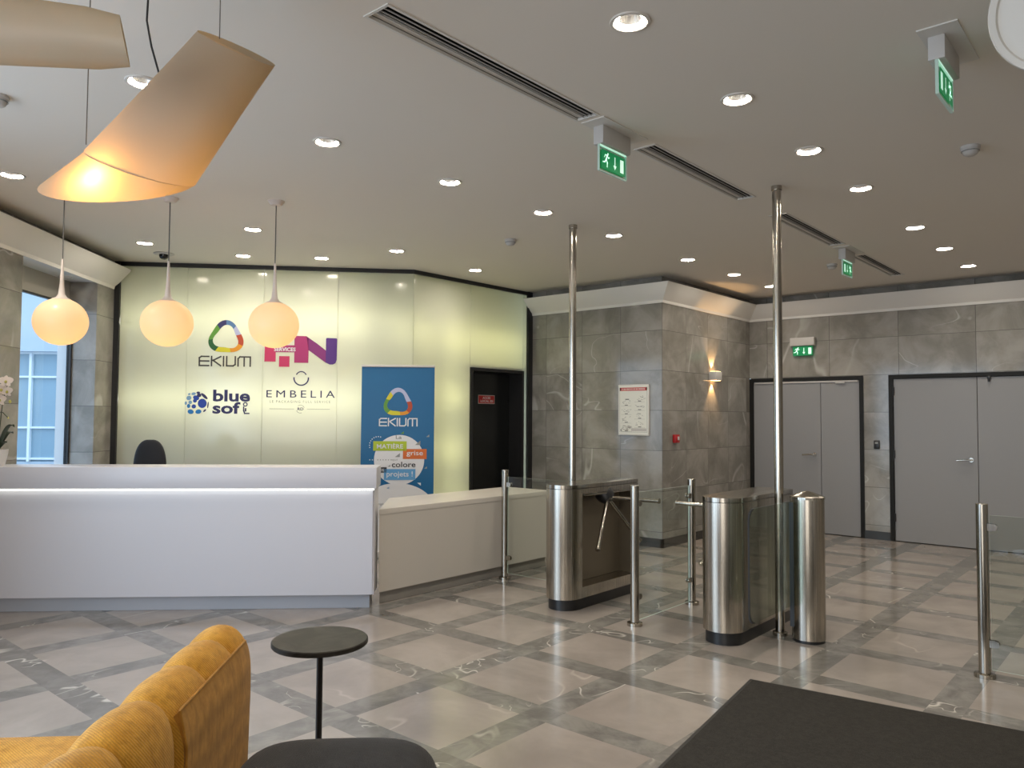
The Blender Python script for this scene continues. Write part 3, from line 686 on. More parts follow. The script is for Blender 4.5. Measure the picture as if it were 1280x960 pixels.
a, b = q3(990, 405), q3(1060, 335); s.arc((a[0] + b[0]) / 2, (a[1] + b[1]) / 2, .02, .012, 0, 360, 0); a = q3(1000, 440); s.stroke([(a[0], a[1] + .02), (a[0], a[1] - .02), (a[0] + .012, a[1] - .052), (a[0] + .058, a[1] - .052)], .014, 0)
s.rect(a[0] + .012, a[0] + .03, a[1] - .03, a[1] + .008, 0)
s.build('lettering', M['navy'], e, smooth=0)
e = logo('thin broken circle above spaced navy capitals and a ruled line', -1.77, 1.80)
s = Sheet(); k = .00070
def q4(px, py): return ((px - 642) * k, (455 - py) * k)
x, z = q4(645, 210); s.arc(x, z, .080, .015, 172, 368, 0); s.build('lower_arc', M['navy'], e, smooth=0); s = Sheet(); x, z = q4(645, 185); s.arc(x, z, .058, .012, 22, 158, 0)
s.build('upper_arc', M['navy'], e, smooth=0)
s = Sheet(); a, b = q4(100, 525), q4(1185, 410); s.text('EMBELIA', a[0], b[0], a[1], b[1], 0, 0, 1.45); s.up(); a, b = q4(155, 612), q4(1115, 572); s.text('LE PACKAGING FULL SERVICE', a[0], b[0], a[1], b[1], 1, 0, 1.4)
a, b = q4(150, 714), q4(540, 708); s.rect(a[0], b[0], a[1], b[1], 1); a, b = q4(745, 714), q4(1110, 708); s.rect(a[0], b[0], a[1], b[1], 1)
x, z = q4(640, 712); s.arc(x, z, .045, .005, 20, 130, 1); s.arc(x, z, .045, .005, 200, 290, 1); a, b = q4(595, 732), q4(690, 688); s.text('RD', a[0], b[0], a[1], b[1], 0, .02)
s.build('lettering', [M['navy'], M['ink']], e, smooth=0)

# office chair behind the desk
e = empty('office_chair', 'black office chair back showing above the white reception desk', 'chair', (*ab(-2.86, 7.25), 0), R45)
m = MB()
for k in range(5):
    a = 2 * PI * k / 5; m.tube([(0, 0, .09), (.15 * math.cos(a), .15 * math.sin(a), .085), (.30 * math.cos(a), .30 * math.sin(a), .06)], [.022, .02, .015]); m.cyl((.30 * math.cos(a) - .012, .30 * math.sin(a), .028), (.30 * math.cos(a) + .012, .30 * math.sin(a), .028), .028, 14)
m.build('base', M['black'], e)
m = MB(); m.cyl((0, 0, .09), (0, 0, .44), .025); m.build('gas_lift', M['black'], e)
def rounded(nx, ny, nz, sx, sy, sz, cx, cy, cz, p=3.2, n=28):
    R = []
    for i in range(n + 1):
        th = -PI / 2 + PI * i / n; r = []
        for j in range(2 * n):
            ph = PI * j / n
            f = lambda v: math.copysign(abs(v) ** (2 / p), v)
            r.append((cx + sx * f(math.cos(th)) * f(math.cos(ph)), cy + sy * f(math.cos(th)) * f(math.sin(ph)), cz + sz * f(math.sin(th))))
        R.append(r)
    return R
m = MB(); m.rings(rounded(0, 0, 0, .24, .24, .04, 0, 0, .48)[1:-1]); m.build('seat', M['chair'], e, smooth=60)
m = MB(); m.rings(rounded(0, 0, 0, .150, .045, .33, .01, .22, .985, 2.7)[1:-1]); m.build('backrest', M['chair'], e, smooth=60)
m = MB(); m.tube([(0, .05, .45), (0, .22, .46), (0, .27, .6), (0, .25, .8)], .02); m.build('back_support', M['black'], e)

# ------------------------------------------------------------------ globe pendants over the desk
def pendant(label, u, w):
    e = empty('globe_pendant', label, 'pendant lamp', (*ab(u, w), H), R45, 'globe pendants over the reception desk')
    b = MB(); b.lathe([(0, 0), (.066, 0), (.066, -.004), (.040, -.034), (0, -.036)], seg=32); b.build('canopy', M['neck'], e)
    b = MB(); b.cyl((0, 0, -.036), (0, 0, -.60), .0045, 8); b.build('cord', M['cord'], e)
    b = MB(); b.lathe([(0, -.50), (.008, -.50), (.010, -.56), (.016, -.70), (.024, -.775), (.040, -.800), (.066, -.812), (.070, -.818), (.0, -.818)], seg=28); b.build('neck', M['neck'], e)
    b = MB(); n = 28; b.lathe([(.193 * math.sin(PI * k / n) if 0 < k < n else 0, -.988 + .183 * math.cos(PI * k / n)) for k in range(n + 1)], seg=44); b.build('globe', M['opal'], e, smooth=80)
    l = bpy.data.lights.new('globe_bulb', 'POINT'); l.energy = GLOBE_W; l.color = (1, .535, .19); l.shadow_soft_size = .05
    o = bpy.data.objects.new('globe_bulb', l); COL.objects.link(o); o.parent = e; o.location = (0, 0, -1.035)
    return e
GLOBE_W = 1.0
pendant('glowing white globe pendant at far left, in front of the window', -3.06, 6.195)
pendant('middle glowing white globe pendant of the three over the desk', -2.26, 6.195)
pendant('rightmost glowing white globe pendant, overlapping the crimson letter logo', -1.445, 6.21)

# ------------------------------------------------------------------ large frosted hanging lamps (local x right, y away, z up)
RC = math.atan2(.6549, .7557)
def campos(r, d): return (.7557 * r - .6549 * d, .6549 * r + .7557 * d)
def ring(c, a, fr, ry, n=40):
    """ellipse ring: centre c, half vector a in x-z, front offset fr (x,z at y=-ry)"""
    R = []
    for i in range(n):
        t = 2 * PI * i / n; ct, st = math.cos(t), math.sin(t)
        R.append((c[0] + a[0] * ct - fr[0] * st, ry * st, c[1] + a[1] * ct - fr[1] * st))
    return R
def mixring(A, B, t): return [tuple(p + (q - p) * t for p, q in zip(u, v)) for u, v in zip(A, B)]
def tube_lamp(label, r, d, ringsdef, lit, wires, cable, base, k):
    ringsdef = [[(x * k, y * k, z * k) for x, y, z in q] for q in ringsdef]; wires = [(x * k, z * k) for x, z in wires]
    if cable: cable = (cable[0] * k, cable[1] * k)
    e = empty('hanging_lamp', label, 'hanging lamp', (*campos(r, d), base), RC, 'large frosted hanging lamps')
    b = MB(); b.rings(ringsdef); b.build('shade', M['tubelamp'], e, smooth=18)
    for x, z in wires:
        b = MB(); b.cyl((x, 0, z - .03), (x, 0, H - base), .0022, 6); b.build('suspension_wire', M['wire'], e)
    if cable:
        b = MB(); x, z = cable; L = H - base - z
        b.tube([(x + .03, 0, z - .04), (x, 0, z), (x - .03, 0, z + .10), (x - .05, 0, z + .2), (x - .045, 0, z + .35), (x - .04, 0, z + L)], .004, 8); b.build('power_cable', M['blackcable'], e)
    if lit:
        x, z, pw = lit[0] * k, lit[1] * k, lit[2] * k * k
        b = MB(); b.cyl((x + .10 * k, .0, z + .11 * k), (x + .30 * k, 0, z + .33 * k), .040 * k, 18); b.build('lamp_holder', M['black'], e)
        l = bpy.data.lights.new('lamp_bulb', 'POINT'); l.energy = pw; l.color = (1, .50, .14); l.shadow_soft_size = .03
        o = bpy.data.objects.new('lamp_bulb', l); COL.objects.link(o); o.parent = e; o.location = (x, -.085 * k, z)
    return e
# lamp 1: origin at right -1.10, height 2.40, 2.3 m ahead
def L1(x, z): return (x + 1.10, z - 2.40)
A = ring(L1(-.840, 2.660), (.1125, -.054), (-.002, -.043), .10); Ai = ring(L1(-.846, 2.652), (.100, -.048), (-.016, -.016), .088); Aj = ring(L1(-.862, 2.630), (.095, -.046), (-.016, -.016), .083)
Bc = ring(L1(-1.124, 2.293), (.170, -.051), (.055, -.066), .135)
Bi = [(p[0] * .985 - .0004, p[1] * .965, p[2] * .985 - .004) for p in Bc]
T = ring(L1(-1.190, 2.240), (.233, .002), (.025, -.093), .140); T2 = mixring(T, [L1(-1.19, 2.24)[:1] + (0,) + L1(-1.19, 2.236)[1:]] * 40, .06)
tube_lamp('large tilted frosted lamp glowing orange at its lower end', -1.10 * 1.26, 2.3 * 1.26, [Aj, Ai, A] + [mixring(A, Bc, k / 8) for k in range(1, 8)] + [Bc, Bi, mixring(Bi, T, .5), T, T2], (-.095, -.186, 2.2),
          [L1(-.893, 2.713), L1(-1.288, 2.385)], L1(-1.075, 2.585), 1.55 + .85 * 1.26, 1.26)
def vring(x, z, hx, hz, ry, n=40, fx=0, fz=0):
    return [(x + hx * math.cos(2 * PI * i / n) - fx * math.sin(2 * PI * i / n), ry * math.sin(2 * PI * i / n), z + hz * math.cos(2 * PI * i / n) - fz * math.sin(2 * PI * i / n)) for i in range(n)]
tube_lamp('unlit frosted lamp lying level, cut off by the top left corner', -1.80 * .87, 2.7 * .87, [vring(-.56, .04, -.03, .13, .12), vring(-.3, .02, -.02, .125, .115), vring(0, 0, .0, .118, .11), vring(.30, -.026, -.008, .104, .10), vring(.415, -.036, -.020, .092, .085, fx=.036, fz=-.02), vring(.408, -.036, -.018, .082, .075, fx=.032, fz=-.018)], None, [(.288, .10), (-.5, .15)], None, 1.55 + 1.362 * .87, .87)
c3 = campos(1.745, 2.4)
e = empty('hanging_lamp', 'round end of a white hanging lamp cut off by the top right corner', 'hanging lamp', (*c3, 2.868), RC, 'large frosted hanging lamps')
dirv = Vector((-.55, -.80, -.28)).normalized()
m = MB(); m.lathe([(.12, -.62), (.165, -.35), (.200, -.05), (.208, 0), (.205, .008), (.186, .004), (.180, -.006), (0, -.008)], (0, 0, 0), 56, axis=dirv); m.build('shade', M['white'], e)
m = MB(); m.cyl((.12, .2, .10), (.12, .2, H - 2.868), .0025, 6); m.build('suspension_wire', M['wire'], e)

# ------------------------------------------------------------------ turnstiles
def outline(w, y0, y1, notch=None, side=1, inset=0):
    r = w / 2 - inset; P = []
    for k in range(25):
        a = PI + PI * k / 24; P.append((r * math.cos(a), y0 + w / 2 + r * math.sin(a)))
    rr = .03; yt = y1 - inset
    right = [(r, yt - rr), (r - .009, yt - .009), (r - rr, yt)]; left = [(-r + rr, yt), (-r + .009, yt - .009), (-r, yt - rr)]
    if notch:
        a, b, dp = notch
        if side > 0: right = [(r, a), (r - dp, a), (r - dp, b), (r, b)] + right
        else: left = left + [(-r, b), (-r + dp, b), (-r + dp, a), (-r, a)]
    return P + right + left
def turnstile(label, x, side):
    Y0, Y1, w = -.52, .55, .29
    e = empty('tripod_turnstile', label, 'turnstile', (x, 5.47, 0), 0, 'tripod turnstiles')
    b = MB(); b.prism(outline(w, Y0 + .012, Y1, inset=.012), 0, .088); b.build('plinth', M['black'], e)
    nt = (-.32, .475, .165)
    b = MB(); b.prism(outline(w, Y0, Y1), .088, .175); b.prism(outline(w, Y0, Y1, nt, side), .175, .925, top=False, bottom=False); b.prism(outline(w, Y0, Y1), .925, .966); b.build('body', M['steel'], e, smooth=25)
    b = MB(); b.prism(outline(w, Y0 + .004, Y1 - .004, inset=.004), .966, .970); b.build('lid_gap', M['black'], e)
    b = MB(); b.prism(outline(w, Y0 - .002, Y1), .970, 1.0, bev=.004); b.build('lid', M['polished'], e, smooth=25)
    xh = side * (w / 2 - .035); hz, hy = .872, .08
    ax = Vector((side * S, 0, -S))
    b = MB(); c = Vector((xh, hy, hz)); b.lathe([(0, -.055), (.082, -.055), (.082, -.03), (.070, .01), (.052, .042), (0, .048)], c, 28, axis=ax); b.build('hub', M['black'], e)
    e1, e2 = Vector((side * S, 0, S)), Vector((0, 1, 0))
    for k, th in enumerate((0, 120, 240)):
        t = math.radians(th); dv = (S * ax + S * (math.cos(t) * e1 + math.sin(t) * e2)).normalized()
        b = MB(); p0 = c + ax * .01 + dv * .03; p1 = c + dv * (.50 if k == 0 else .52); b.cyl(p0, p1, .0165, 18); b.cyl(p1, p1 + dv * .012, .021, 18); b.build('arm', M['polished'], e)
    if side > 0:
        b = MB(); b.box(-.018, -.012, nt[0] + .004, nt[1] - .004, .178, .922); b.box(-.012, .140, nt[1] - .008, nt[1] - .003, .178, .922); b.box(-.012, .140, nt[0] + .003, nt[0] + .008, .178, .922); b.build('recess_darkening', M['recess_brown'], e, smooth=0)  # brown sheets added to darken the inside of the open recess
        b = MB(); b.box(.143, .1465, -.30, .46, .905, .922, .001); b.build('recess_lip', M['polished'], e)
    return e
turnstile('left steel tripod turnstile whose open recess and arms face us', -3.842, 1)
turnstile('right steel tripod turnstile beside the glass gate and round steel column', -2.445, -1)

def tall_pole(label, x, y):
    e = empty('steel_pole', label, 'pole', (x, y, 0), 0, 'floor to ceiling steel poles')
    b = MB(); b.cyl((0, 0, .0), (0, 0, H), .032, 28); b.build('tube', M['polished'], e)
    b = MB(); b.lathe([(0, 0), (.052, 0), (.052, .022), (.036, .026), (0, .026)], seg=28); b.build('floor_flange', M['polished'], e)
    b = MB(); b.lathe([(0, H), (.038, H), (.038, H - .03), (0, H - .03)], seg=28); b.build('ceiling_sleeve', M['steel'], e)
tall_pole('left floor to ceiling steel pole behind the left turnstile', -4.052, 5.49)
tall_pole('right floor to ceiling steel pole seen through the glass gate', -2.215, 5.507)

def glass_post(label, x, y, dirs, h=1.04):
    e = empty('steel_post', label, 'post', (x, y, 0), 0, 'waist-high steel glass posts')
    b = MB(); b.lathe([(0, .02), (.033, .02), (.033, h - .004), (.030, h), (0, h)], seg=28); b.build('tube', M['polished'], e)
    b = MB(); b.lathe([(0, 0), (.058, 0), (.058, .022), (.038, .028), (0, .028)], seg=28); b.build('floor_flange', M['polished'], e)
    for dx, dy in dirs:
        a = math.atan2(dy, dx)
        for z in (.90, .205):
            b = MB(); P = [(.024, -.021), (.060, -.021)] + [(.060 + .021 * math.cos(t), .021 * math.sin(t)) for t in [-PI / 2 + PI * k / 10 for k in range(1, 10)]] + [(.060, .021), (.024, .021)]
            for y0, y1 in ((-.015, -.0055), (.0055, .015)): b.extrude(P, 'y', y0, y1)
            b.build('glass_clamp', M['polished'], e, loc=(0, 0, z), rz=a)
    return e
glass_post('steel post in front of the low counter, left of the left turnstile', -4.932, 5.60, [(1, 0)])
glass_post('steel post standing before the left turnstile, holding the middle glass', -3.124, 5.02, [(0, 1)])
glass_post('steel post half hidden behind the right turnstile', -3.124, 5.91, [(0, -1)])
glass_post('steel post alone at the far right of the photo', -.936, 5.447, [(1, 0)])
def glass_panel(label, p0, p1, z0, z1):
    L = math.hypot(p1[0] - p0[0], p1[1] - p0[1]); a = math.atan2(p1[1] - p0[1], p1[0] - p0[0])
    b = MB(); b.box(0, L, -.005, .005, z0, z1)
    o = b.build('glass_screen', [M['glass'], M['glassedge']], loc=(*p0, 0), rz=a, smooth=0)
    for f in o.data.polygons:
        if abs(f.normal.y) < .5: f.material_index = 1
    return tag(o, label, 'glass panel', 'clear glass screens between the posts')
glass_panel('clear glass screen between the low counter post and left turnstile', (-4.893, 5.60), (-3.995, 5.60), .06, .972)
glass_panel('clear glass screen between the two middle posts', (-3.124, 5.07), (-3.124, 5.86), .03, .985)
glass_panel('clear glass screen clamped to the far right post', (-.897, 5.447), (.45, 5.447), .05, .972)

e = empty('swing_gate', 'round steel gate column with a swung-open glass leaf beside the right pole', 'gate', (-2.008, 5.50, 0))
m = MB(); m.lathe([(0, .02), (.112, .02), (.112, .99), (0, .99)], seg=48); m.build('column', M['steel'], e)
m = MB(); m.lathe([(0, 0), (.106, 0), (.106, .02), (0, .02)], seg=40); m.build('base', M['black'], e)
m = MB(); m.lathe([(0, .985), (.117, .985), (.117, 1.0), (.105, 1.008), (.012, 1.040), (0, 1.041)], seg=14); m.build('cap', M['polished'], e, smooth=10)
m = MB(); m.box(-.098, -.062, -.088, -.070, .10, .96); m.build('hinge_slot', M['black'], e)
m = MB(); P = []
y0, y1, z0, z1, r = -.775, -.07, .24, .968, .085
for cy, cz, a0 in ((y0 + r, z0 + r, 180), (y1 - .01, z0 + .01, 270), (y1 - .01, z1 - .01, 0), (y0 + r, z1 - r, 90)):
    rr = r if cy < -.5 else .01
    for k in range(7): a = math.radians(a0 + 15 * k); P.append((cy + rr * math.cos(a), cz + rr * math.sin(a)))
m.extrude(P, 'x', -.098, -.086); m.build('glass_leaf', M['leafglass'], e, smooth=0)
m = MB()
for k in range(len(P)):
    (a, b), (c, d) = P[k], P[(k + 1) % len(P)]
    if a < y0 + r + .001 and c < y0 + r + .001: m.box(min(-.0975, -.0865), -.0865, min(a, c) - .0012, max(a, c) + .0028, min(b, d), max(b, d) + .0015)
m.build('leaf_edge', M['slot'], e, smooth=0)

# ------------------------------------------------------------------ things on the stone walls
e = empty('wall_lamp', 'small up and down wall lamp glowing warm on the stone wall', 'wall lamp', (-4.70, 9.47, 2.10), R90)
m = MB(); m.box(-.085, .085, -.10, 0, -.058, .058, .003); m.build('lamp_body', M['grey'], e)
for z in (.0585, -.0605):
    m = MB(); m.box(-.07, .07, -.09, -.01, z, z + .002); m.build('light_slot', M['warm'], e, smooth=0)
for up in (1, -1):
    l = bpy.data.lights.new('wall_lamp_beam', 'SPOT'); l.energy = 15; l.color = (1, .58, .24); l.spot_size = math.radians(72); l.spot_blend = .45; l.shadow_soft_size = .01
    o = bpy.data.objects.new('wall_lamp_beam', l); COL.objects.link(o); o.parent = e; o.location = (-.02, -.045, up * .066)
    o.rotation_euler = (Vector((0, .12, up))).to_track_quat('-Z', 'Y').to_euler()
e = empty('wall_poster', 'white framed notice with red header on the stone pillar', 'poster', (-5.09, 8.17, 1.64))
m = MB(); m.box(-.218, .218, -.022, 0, -.312, .312, .003); m.build('frame', M['white'], e)
s = Sheet(); s.rect(-.205, .205, -.298, .298, 0); s.up()
s.rect(-.195, .195, .235, .275, 1); s.rect(-.195, -.178, .235, .275, 3); s.rect(.178, .195, .24, .272, 3)
s.rect(-.196, -.193, -.27, .235, 2); s.rect(.193, .196, -.27, .235, 2); s.rect(-.195, .195, -.273, -.27, 2)
rnd = random.Random(4)
for c, x in enumerate((-.10, .09)):
    for k in range(4):
        z = .10 - k * .105 - c * -.05
        for q in range(9): a, b = x + rnd.uniform(-.06, .06), z + rnd.uniform(-.022, .022); s.stroke([(a, b), (a + rnd.uniform(-.03, .03), b + rnd.uniform(-.012, .012))], .004, 2)
        s.rect(x - .022, x + .022, z - .046, z - .038, 3); s.rect(x - .075, x + .075, z - .0535, z - .0515, 2)
s.rect(-.115, -.06, .125, .135, 3)
for q in range(22): a, b = -.09 + rnd.uniform(-.06, .06), -.225 + rnd.uniform(-.03, .03); s.stroke([(a, b), (a + rnd.uniform(-.03, .03), b + rnd.uniform(-.01, .01))], .006, 4)
s.disc(-.175, -.25, .012, 2); s.rect(-.03, .185, -.26, -.225, 5); s.up()
for q in range(21): s.rect(-.165 + q * .0158, -.165 + q * .0158 + rnd.uniform(.006, .012), .248, .262, 0)
s.build('notice', [M[k] for k in ('paper', 'pinkink', 'ink', 'darkink', 'toe2', 'grey')], e, loc=(0, -.0225, 0), smooth=0)
e = empty('fire_call_point', 'small red fire alarm call point on the shaded stone wall', 'alarm button', (-4.70, 8.465, 1.292), R90)
m = MB(); m.box(-.050, .050, -.045, 0, -.050, .050, .005); m.build('housing', M['redsign'], e)
m = MB(); m.box(-.004, .034, -.048, -.043, -.018, .026, .002); m.build('press_plate', M['bwhite'], e)
e = empty('card_reader', 'small black card reader between the two pairs of grey doors', 'card reader', (-2.99, 10.65, 1.215))
m = MB(); m.box(-.034, .034, -.022, 0, -.055, .055, .006); m.build('reader_body', M['black'], e)
m = MB(); m.box(-.018, .018, -.0235, -.021, .012, .034); m.build('reader_window', M['ink'], e)
# ------------------------------------------------------------------ lounge furniture in the foreground (local x = U, y = W)
e = empty('entrance_mat', 'large charcoal entrance mat on the marble floor at bottom right', 'mat', (-1.97, 4.44, 0), math.radians(7.6))
m = MB(); m.box(.02, 3.4, -3.6, -.02, .002, .013, .003); m.build('carpet', M['mat_pile'], e)
m = MB(); m.box(0, .02, -3.6, 0, 0, .009, .003); m.box(.02, 3.4, -.02, 0, 0, .009, .003); m.build('rubber_edge', M['mat_edge'], e)

e = empty('side_table', 'small round dark marble side table on one slim black leg', 'table', (*ab(-.570, 3.385), 0), R45)
m = MB(); m.lathe([(0, .578), (.196, .578), (.201, .583), (.201, .597), (.197, .601), (0, .601)], seg=64); m.build('table_top', M['tabletop'], e)
m = MB(); m.cyl((0, 0, .012), (0, 0, .578), .0135, 18); m.build('stem', M['black'], e)
m = MB(); m.lathe([(0, 0), (.16, 0), (.16, .008), (.03, .014), (0, .014)], seg=48); m.build('base', M['black'], e)

# low black pouf
e = empty('pouf', 'black corduroy pouf beside the mustard sofa at the bottom edge', 'pouf', (*ab(-.375, 2.455), 0), R45)
m = MB(); R = rounded(0, 0, 0, .338, .335, .2375, 0, 0, .2375, 4.2, 30)
Z = []
for r in R[1:-1]:
    z = r[0][2]; k = 1 - .030 * math.exp(-((z - .375) / .010) ** 2)
    Z.append([(a * k, b * k, c + .012 * math.exp(-(a * a + b * b) / .03) * (1 if c > .4 else 0)) for a, b, c in r])
m.rings(Z); m.build('cushion', M['pouf'], e, smooth=80)
m = MB(); m.tube([(.325 * math.copysign(abs(math.cos(t)) ** .476, math.cos(t)), .322 * math.copysign(abs(math.sin(t)) ** .476, math.sin(t)), .375) for t in [2 * PI * k / 64 + .01 for k in range(65)]], .005, 6); m.build('seam', M['chair'], e)

# mustard channel-tufted sofa
e = empty('sofa', 'mustard yellow channel-tufted corduroy sofa seen from behind at bottom left', 'sofa', (0, 0, 0), R45)
# cross-section of the back (U, z): outer face up, over the top, down the inner face to the seat
BACK = [(-.785, .06), (-.78, .30), (-.775, .52), (-.777, .625), (-.790, .685), (-.820, .732), (-.860, .756), (-.905, .757), (-.945, .742), (-.985, .705), (-1.025, .64), (-1.075, .52), (-1.12, .44), (-1.16, .36), (-1.16, .06)]
def dense(P, n):
    L = [0]
    for a, b in zip(P, P[1:]): L.append(L[-1] + math.dist(a, b))
    out = []
    for k in range(n):
        t = L[-1] * k / (n - 1); i = max(j for j in range(len(P) - 1) if L[j] <= t + 1e-9)
        f = (t - L[i]) / (L[i + 1] - L[i]); out.append(tuple(P[i][q] + (P[i + 1][q] - P[i][q]) * f for q in (0, 1)))
    for _ in range(3): out = [out[0]] + [tuple((a[q] + 2 * b[q] + c[q]) / 4 for q in (0, 1)) for a, b, c in zip(out, out[1:], out[2:])] + [out[-1]]
    return out
BP = dense(BACK, 60)
NB = []
for i in range(60):
    a, b = BP[max(0, i - 1)], BP[min(59, i + 1)]; d = math.dist(a, b); NB.append(((b[1] - a[1]) / d, -(b[0] - a[0]) / d))
FOLDS = [3.15, 2.93, 2.65, 2.335, 2.03, 1.72, 1.41, 1.10]
m = MB(); RR = []; WN = 190
for k in range(WN + 1):
    w = 1.12 + (3.135 - 1.12) * k / WN
    j = max(i for i in range(len(FOLDS) - 1) if FOLDS[i] >= w)
    t = (w - FOLDS[j + 1]) / (FOLDS[j] - FOLDS[j + 1]); puff = (4 * t * (1 - t)) ** .42
    ends = max(0.0, (w - 3.045) / .09); shrink = 1 - math.sqrt(max(0, 1 - ends * ends)) if ends > 0 else 0
    r = []
    for i, ((u, z), (nu, nz)) in enumerate(zip(BP, NB)):
        s_ = i / 59
        amt = .044 * min(1, max(0, (s_ - .33) / .10))
        if w < 2.335: amt = max(amt, .044 * min(1, max(0, (s_ - .05) / .1)))
        q = (puff - 1) * amt - .075 * shrink * (1 if z > .1 else 0)
        r.append((u + nu * q, w, z + nz * q))
    RR.append(r)
m.rings(RR); m.build('backrest', M['sofa'], e, smooth=60)
m = MB(); P = [(u + .0025, z) for (u, z) in [(p[0] + n_[0] * .002, p[1] + n_[1] * .004) for p, n_ in zip(BP, NB)] if u > -.80]
TOPP = P[-1]; P = P + [(P[-1][0] - .03, P[-1][1] - .03), (-.83, .06)]
m.rings([[(u, w, z) for u, z in P] for w in (2.345, 2.6, 2.9, 3.05)] + [[(u - .010, 3.09, z - .008 if z > .1 else z) for u, z in P], [(u - .035, 3.115, z - .03 if z > .1 else z) for u, z in P]])
m.build('back_panel', M['sofaplain'], e, smooth=50)
m = MB(); m.tube([(u + .001, 2.345, z) for u, z in P[:-2][::4]] + [(TOPP[0], 2.36, TOPP[1]), (TOPP[0], 2.6, TOPP[1]), (TOPP[0], 2.9, TOPP[1]), (TOPP[0], 3.04, TOPP[1]), (TOPP[0] - .012, 3.09, TOPP[1] - .012)], .0045, 8); m.build('piping', M['sofaplain'], e)
m = MB(); R = []
for k in range(41):
    w = 1.10 + (2.86 - 1.10) * k / 40; r = []
    ed = max(0.0, abs(w - 1.98) - .76) / .12; dz = .10 * (1 - math.sqrt(max(0, 1 - min(1, ed) ** 2)))
    for i in range(41):
        u = -1.12 - 1.05 * i / 40
        tuft = .03 * math.exp(-(((w - 2.55) / .10) ** 2 + ((u + 1.45) / .10) ** 2)) + .03 * math.exp(-(((w - 2.0) / .10) ** 2 + ((u + 1.45) / .10) ** 2)) + .02 * math.exp(-((w - 2.28) / .03) ** 2)
        e2 = max(0.0, -u - 2.05) / .12; dz2 = .10 * (1 - math.sqrt(max(0, 1 - min(1, e2) ** 2)))
        r.append((u, w, 0.462 - tuft - dz - dz2))
    R.append([(-1.12, w, .08)] + r + [(-2.17, w, .08)])
m.rings(R); m.build('seat', M['sofa'], e, smooth=60)
for u, w in ((-.95, 1.25), (-.95, 3.0), (-2.05, 1.25), (-2.05, 2.75)):
    m = MB(); m.cyl((u, w, 0), (u, w, .09), .022, 14, .03); m.build('leg', M['black'], e)

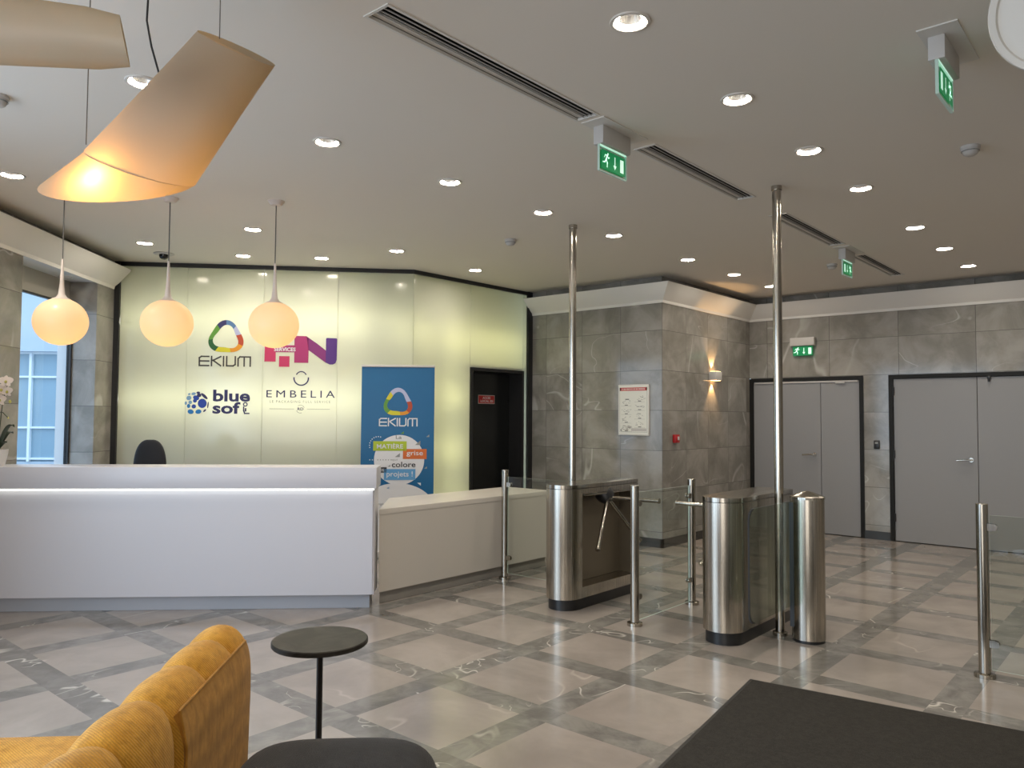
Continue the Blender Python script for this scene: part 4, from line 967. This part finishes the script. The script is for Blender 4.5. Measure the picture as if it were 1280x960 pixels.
# orchid at the left edge of the desk
e = empty('orchid', 'white orchid with dark leaves at the left edge on the desk', 'plant', (*ab(-3.62, 6.42), 1.137), R45)
m = MB(); m.lathe([(0, 0), (.05, 0), (.07, .10), (.072, .13), (.062, .13), (.058, .10), (0, .10)], seg=28); m.build('pot', M['pot'], e)
def stem(P, nm='flower_stem'):
    b = MB(); b.tube(P, .004, 6); return b.build(nm, M['leaf'], e)
SA = [(0, 0, .10), (.02, -.02, .30), (.05, -.05, .48), (.08, -.07, .58), (.11, -.09, .65)]
SB = [(0, 0, .10), (-.03, -.02, .32), (.02, -.06, .42), (.08, -.09, .42), (.125, -.10, .38)]
stem(SA); stem(SB)
def flower(x, y, z, k, yaw, mt='petal'):
    b = MB()
    for q in range(5):
        a = PI / 2 + 2 * PI * q / 5; L_, W_ = (.052, .026) if q in (1, 4) else (.046, .017)
        for s0, s1 in ((0, 1),):
            pts = []
            for h in range(9):
                t = h / 8; pts.append((t * L_, W_ * math.sin(PI * min(1, t * .92 + .04)) ** .7))
            out = [(l * math.cos(a) - w_ * math.sin(a), -.010 * math.sin(PI * l / L_) - (.002 if q in (1, 4) else 0), l * math.sin(a) + w_ * math.cos(a)) for l, w_ in pts] + [(l * math.cos(a) + w_ * math.sin(a), -.010 * math.sin(PI * l / L_) - (.002 if q in (1, 4) else 0), l * math.sin(a) - w_ * math.cos(a)) for l, w_ in pts[::-1]]
            b.face([(k * p[0], k * p[1], k * p[2]) for p in out])
    b.lathe([(0, -.012), (.010, -.004), (.008, .010), (0, .014)], (0, -.014 * k, -.006 * k), 10, mat=1)
    o = b.build('flower', [M[mt], M['bud']], e, loc=(x, y, z), rz=yaw, smooth=60); return o
flower(.105, -.105, .665, 1.0, .2); flower(.125, -.11, .585, .9, -.3); flower(.06, -.09, .60, 1.0, .5); flower(.055, -.08, .52, 1.0, -.2)
m = MB(); m.lathe([(0, -.016), (.009, -.006), (.010, .006), (0, .018)], (.135, -.10, .505), 10); m.lathe([(0, -.012), (.007, -.004), (0, .012)], (.125, -.10, .38), 10); m.build('bud', M['bud'], e)
def blade(ang, L_, lift, wd):
    b = MB(); n = 14; top = []; bot = []
    for k in range(n + 1):
        t = k / n; r = L_ * t; z = .12 + lift * math.sin(PI * .62 * t) ; w_ = wd * math.sin(PI * min(.999, .08 + .92 * t)) ** .6
        c_, s_ = math.cos(ang), math.sin(ang)
        top.append([(r * c_ - w_ * s_, r * s_ + w_ * c_, z + .008), (r * c_, r * s_, z), (r * c_ + w_ * s_, r * s_ - w_ * c_, z + .008), (r * c_, r * s_, z - .003)])
    b.rings(top); b.build('leaf', M['leaf'], e, smooth=60)
blade(-.35, .16, .20, .022); blade(-.6, .13, .07, .024); blade(2.3, .15, .10, .026); blade(1.4, .16, .14, .024); blade(-2.0, .14, .06, .022)

# ------------------------------------------------------------------ pieces that belong to a part hang under that part
SUB = {'pictogram': 'acrylic_plate', 'plate_edge': 'acrylic_plate', 'lit_edge': 'acrylic_plate', 'arm': 'hub', 'recess_darkening': 'body', 'recess_lip': 'body', 'detector_ring': 'detector_body', 'piping': 'back_panel', 'leaf_edge': 'glass_leaf', 'hinge_slot': 'column', 'lens': 'reflector', 'press_plate': 'housing', 'reader_window': 'reader_body', 'print': 'banner_sheet', 'notice': 'frame', 'light_slot': 'lamp_body', 'seam': 'cushion'}
for root in [o for o in bpy.data.objects if o.type == 'EMPTY' and o.parent is None]:
    kids = {}
    for c in root.children: kids.setdefault(c.name.split('.')[0], []).append(c)
    rest = [n for n in kids if n not in SUB]
    for child, host in SUB.items():
        if host in kids and len(rest) > 1:
            for c in kids.get(child, []): c.parent = kids[host][0]
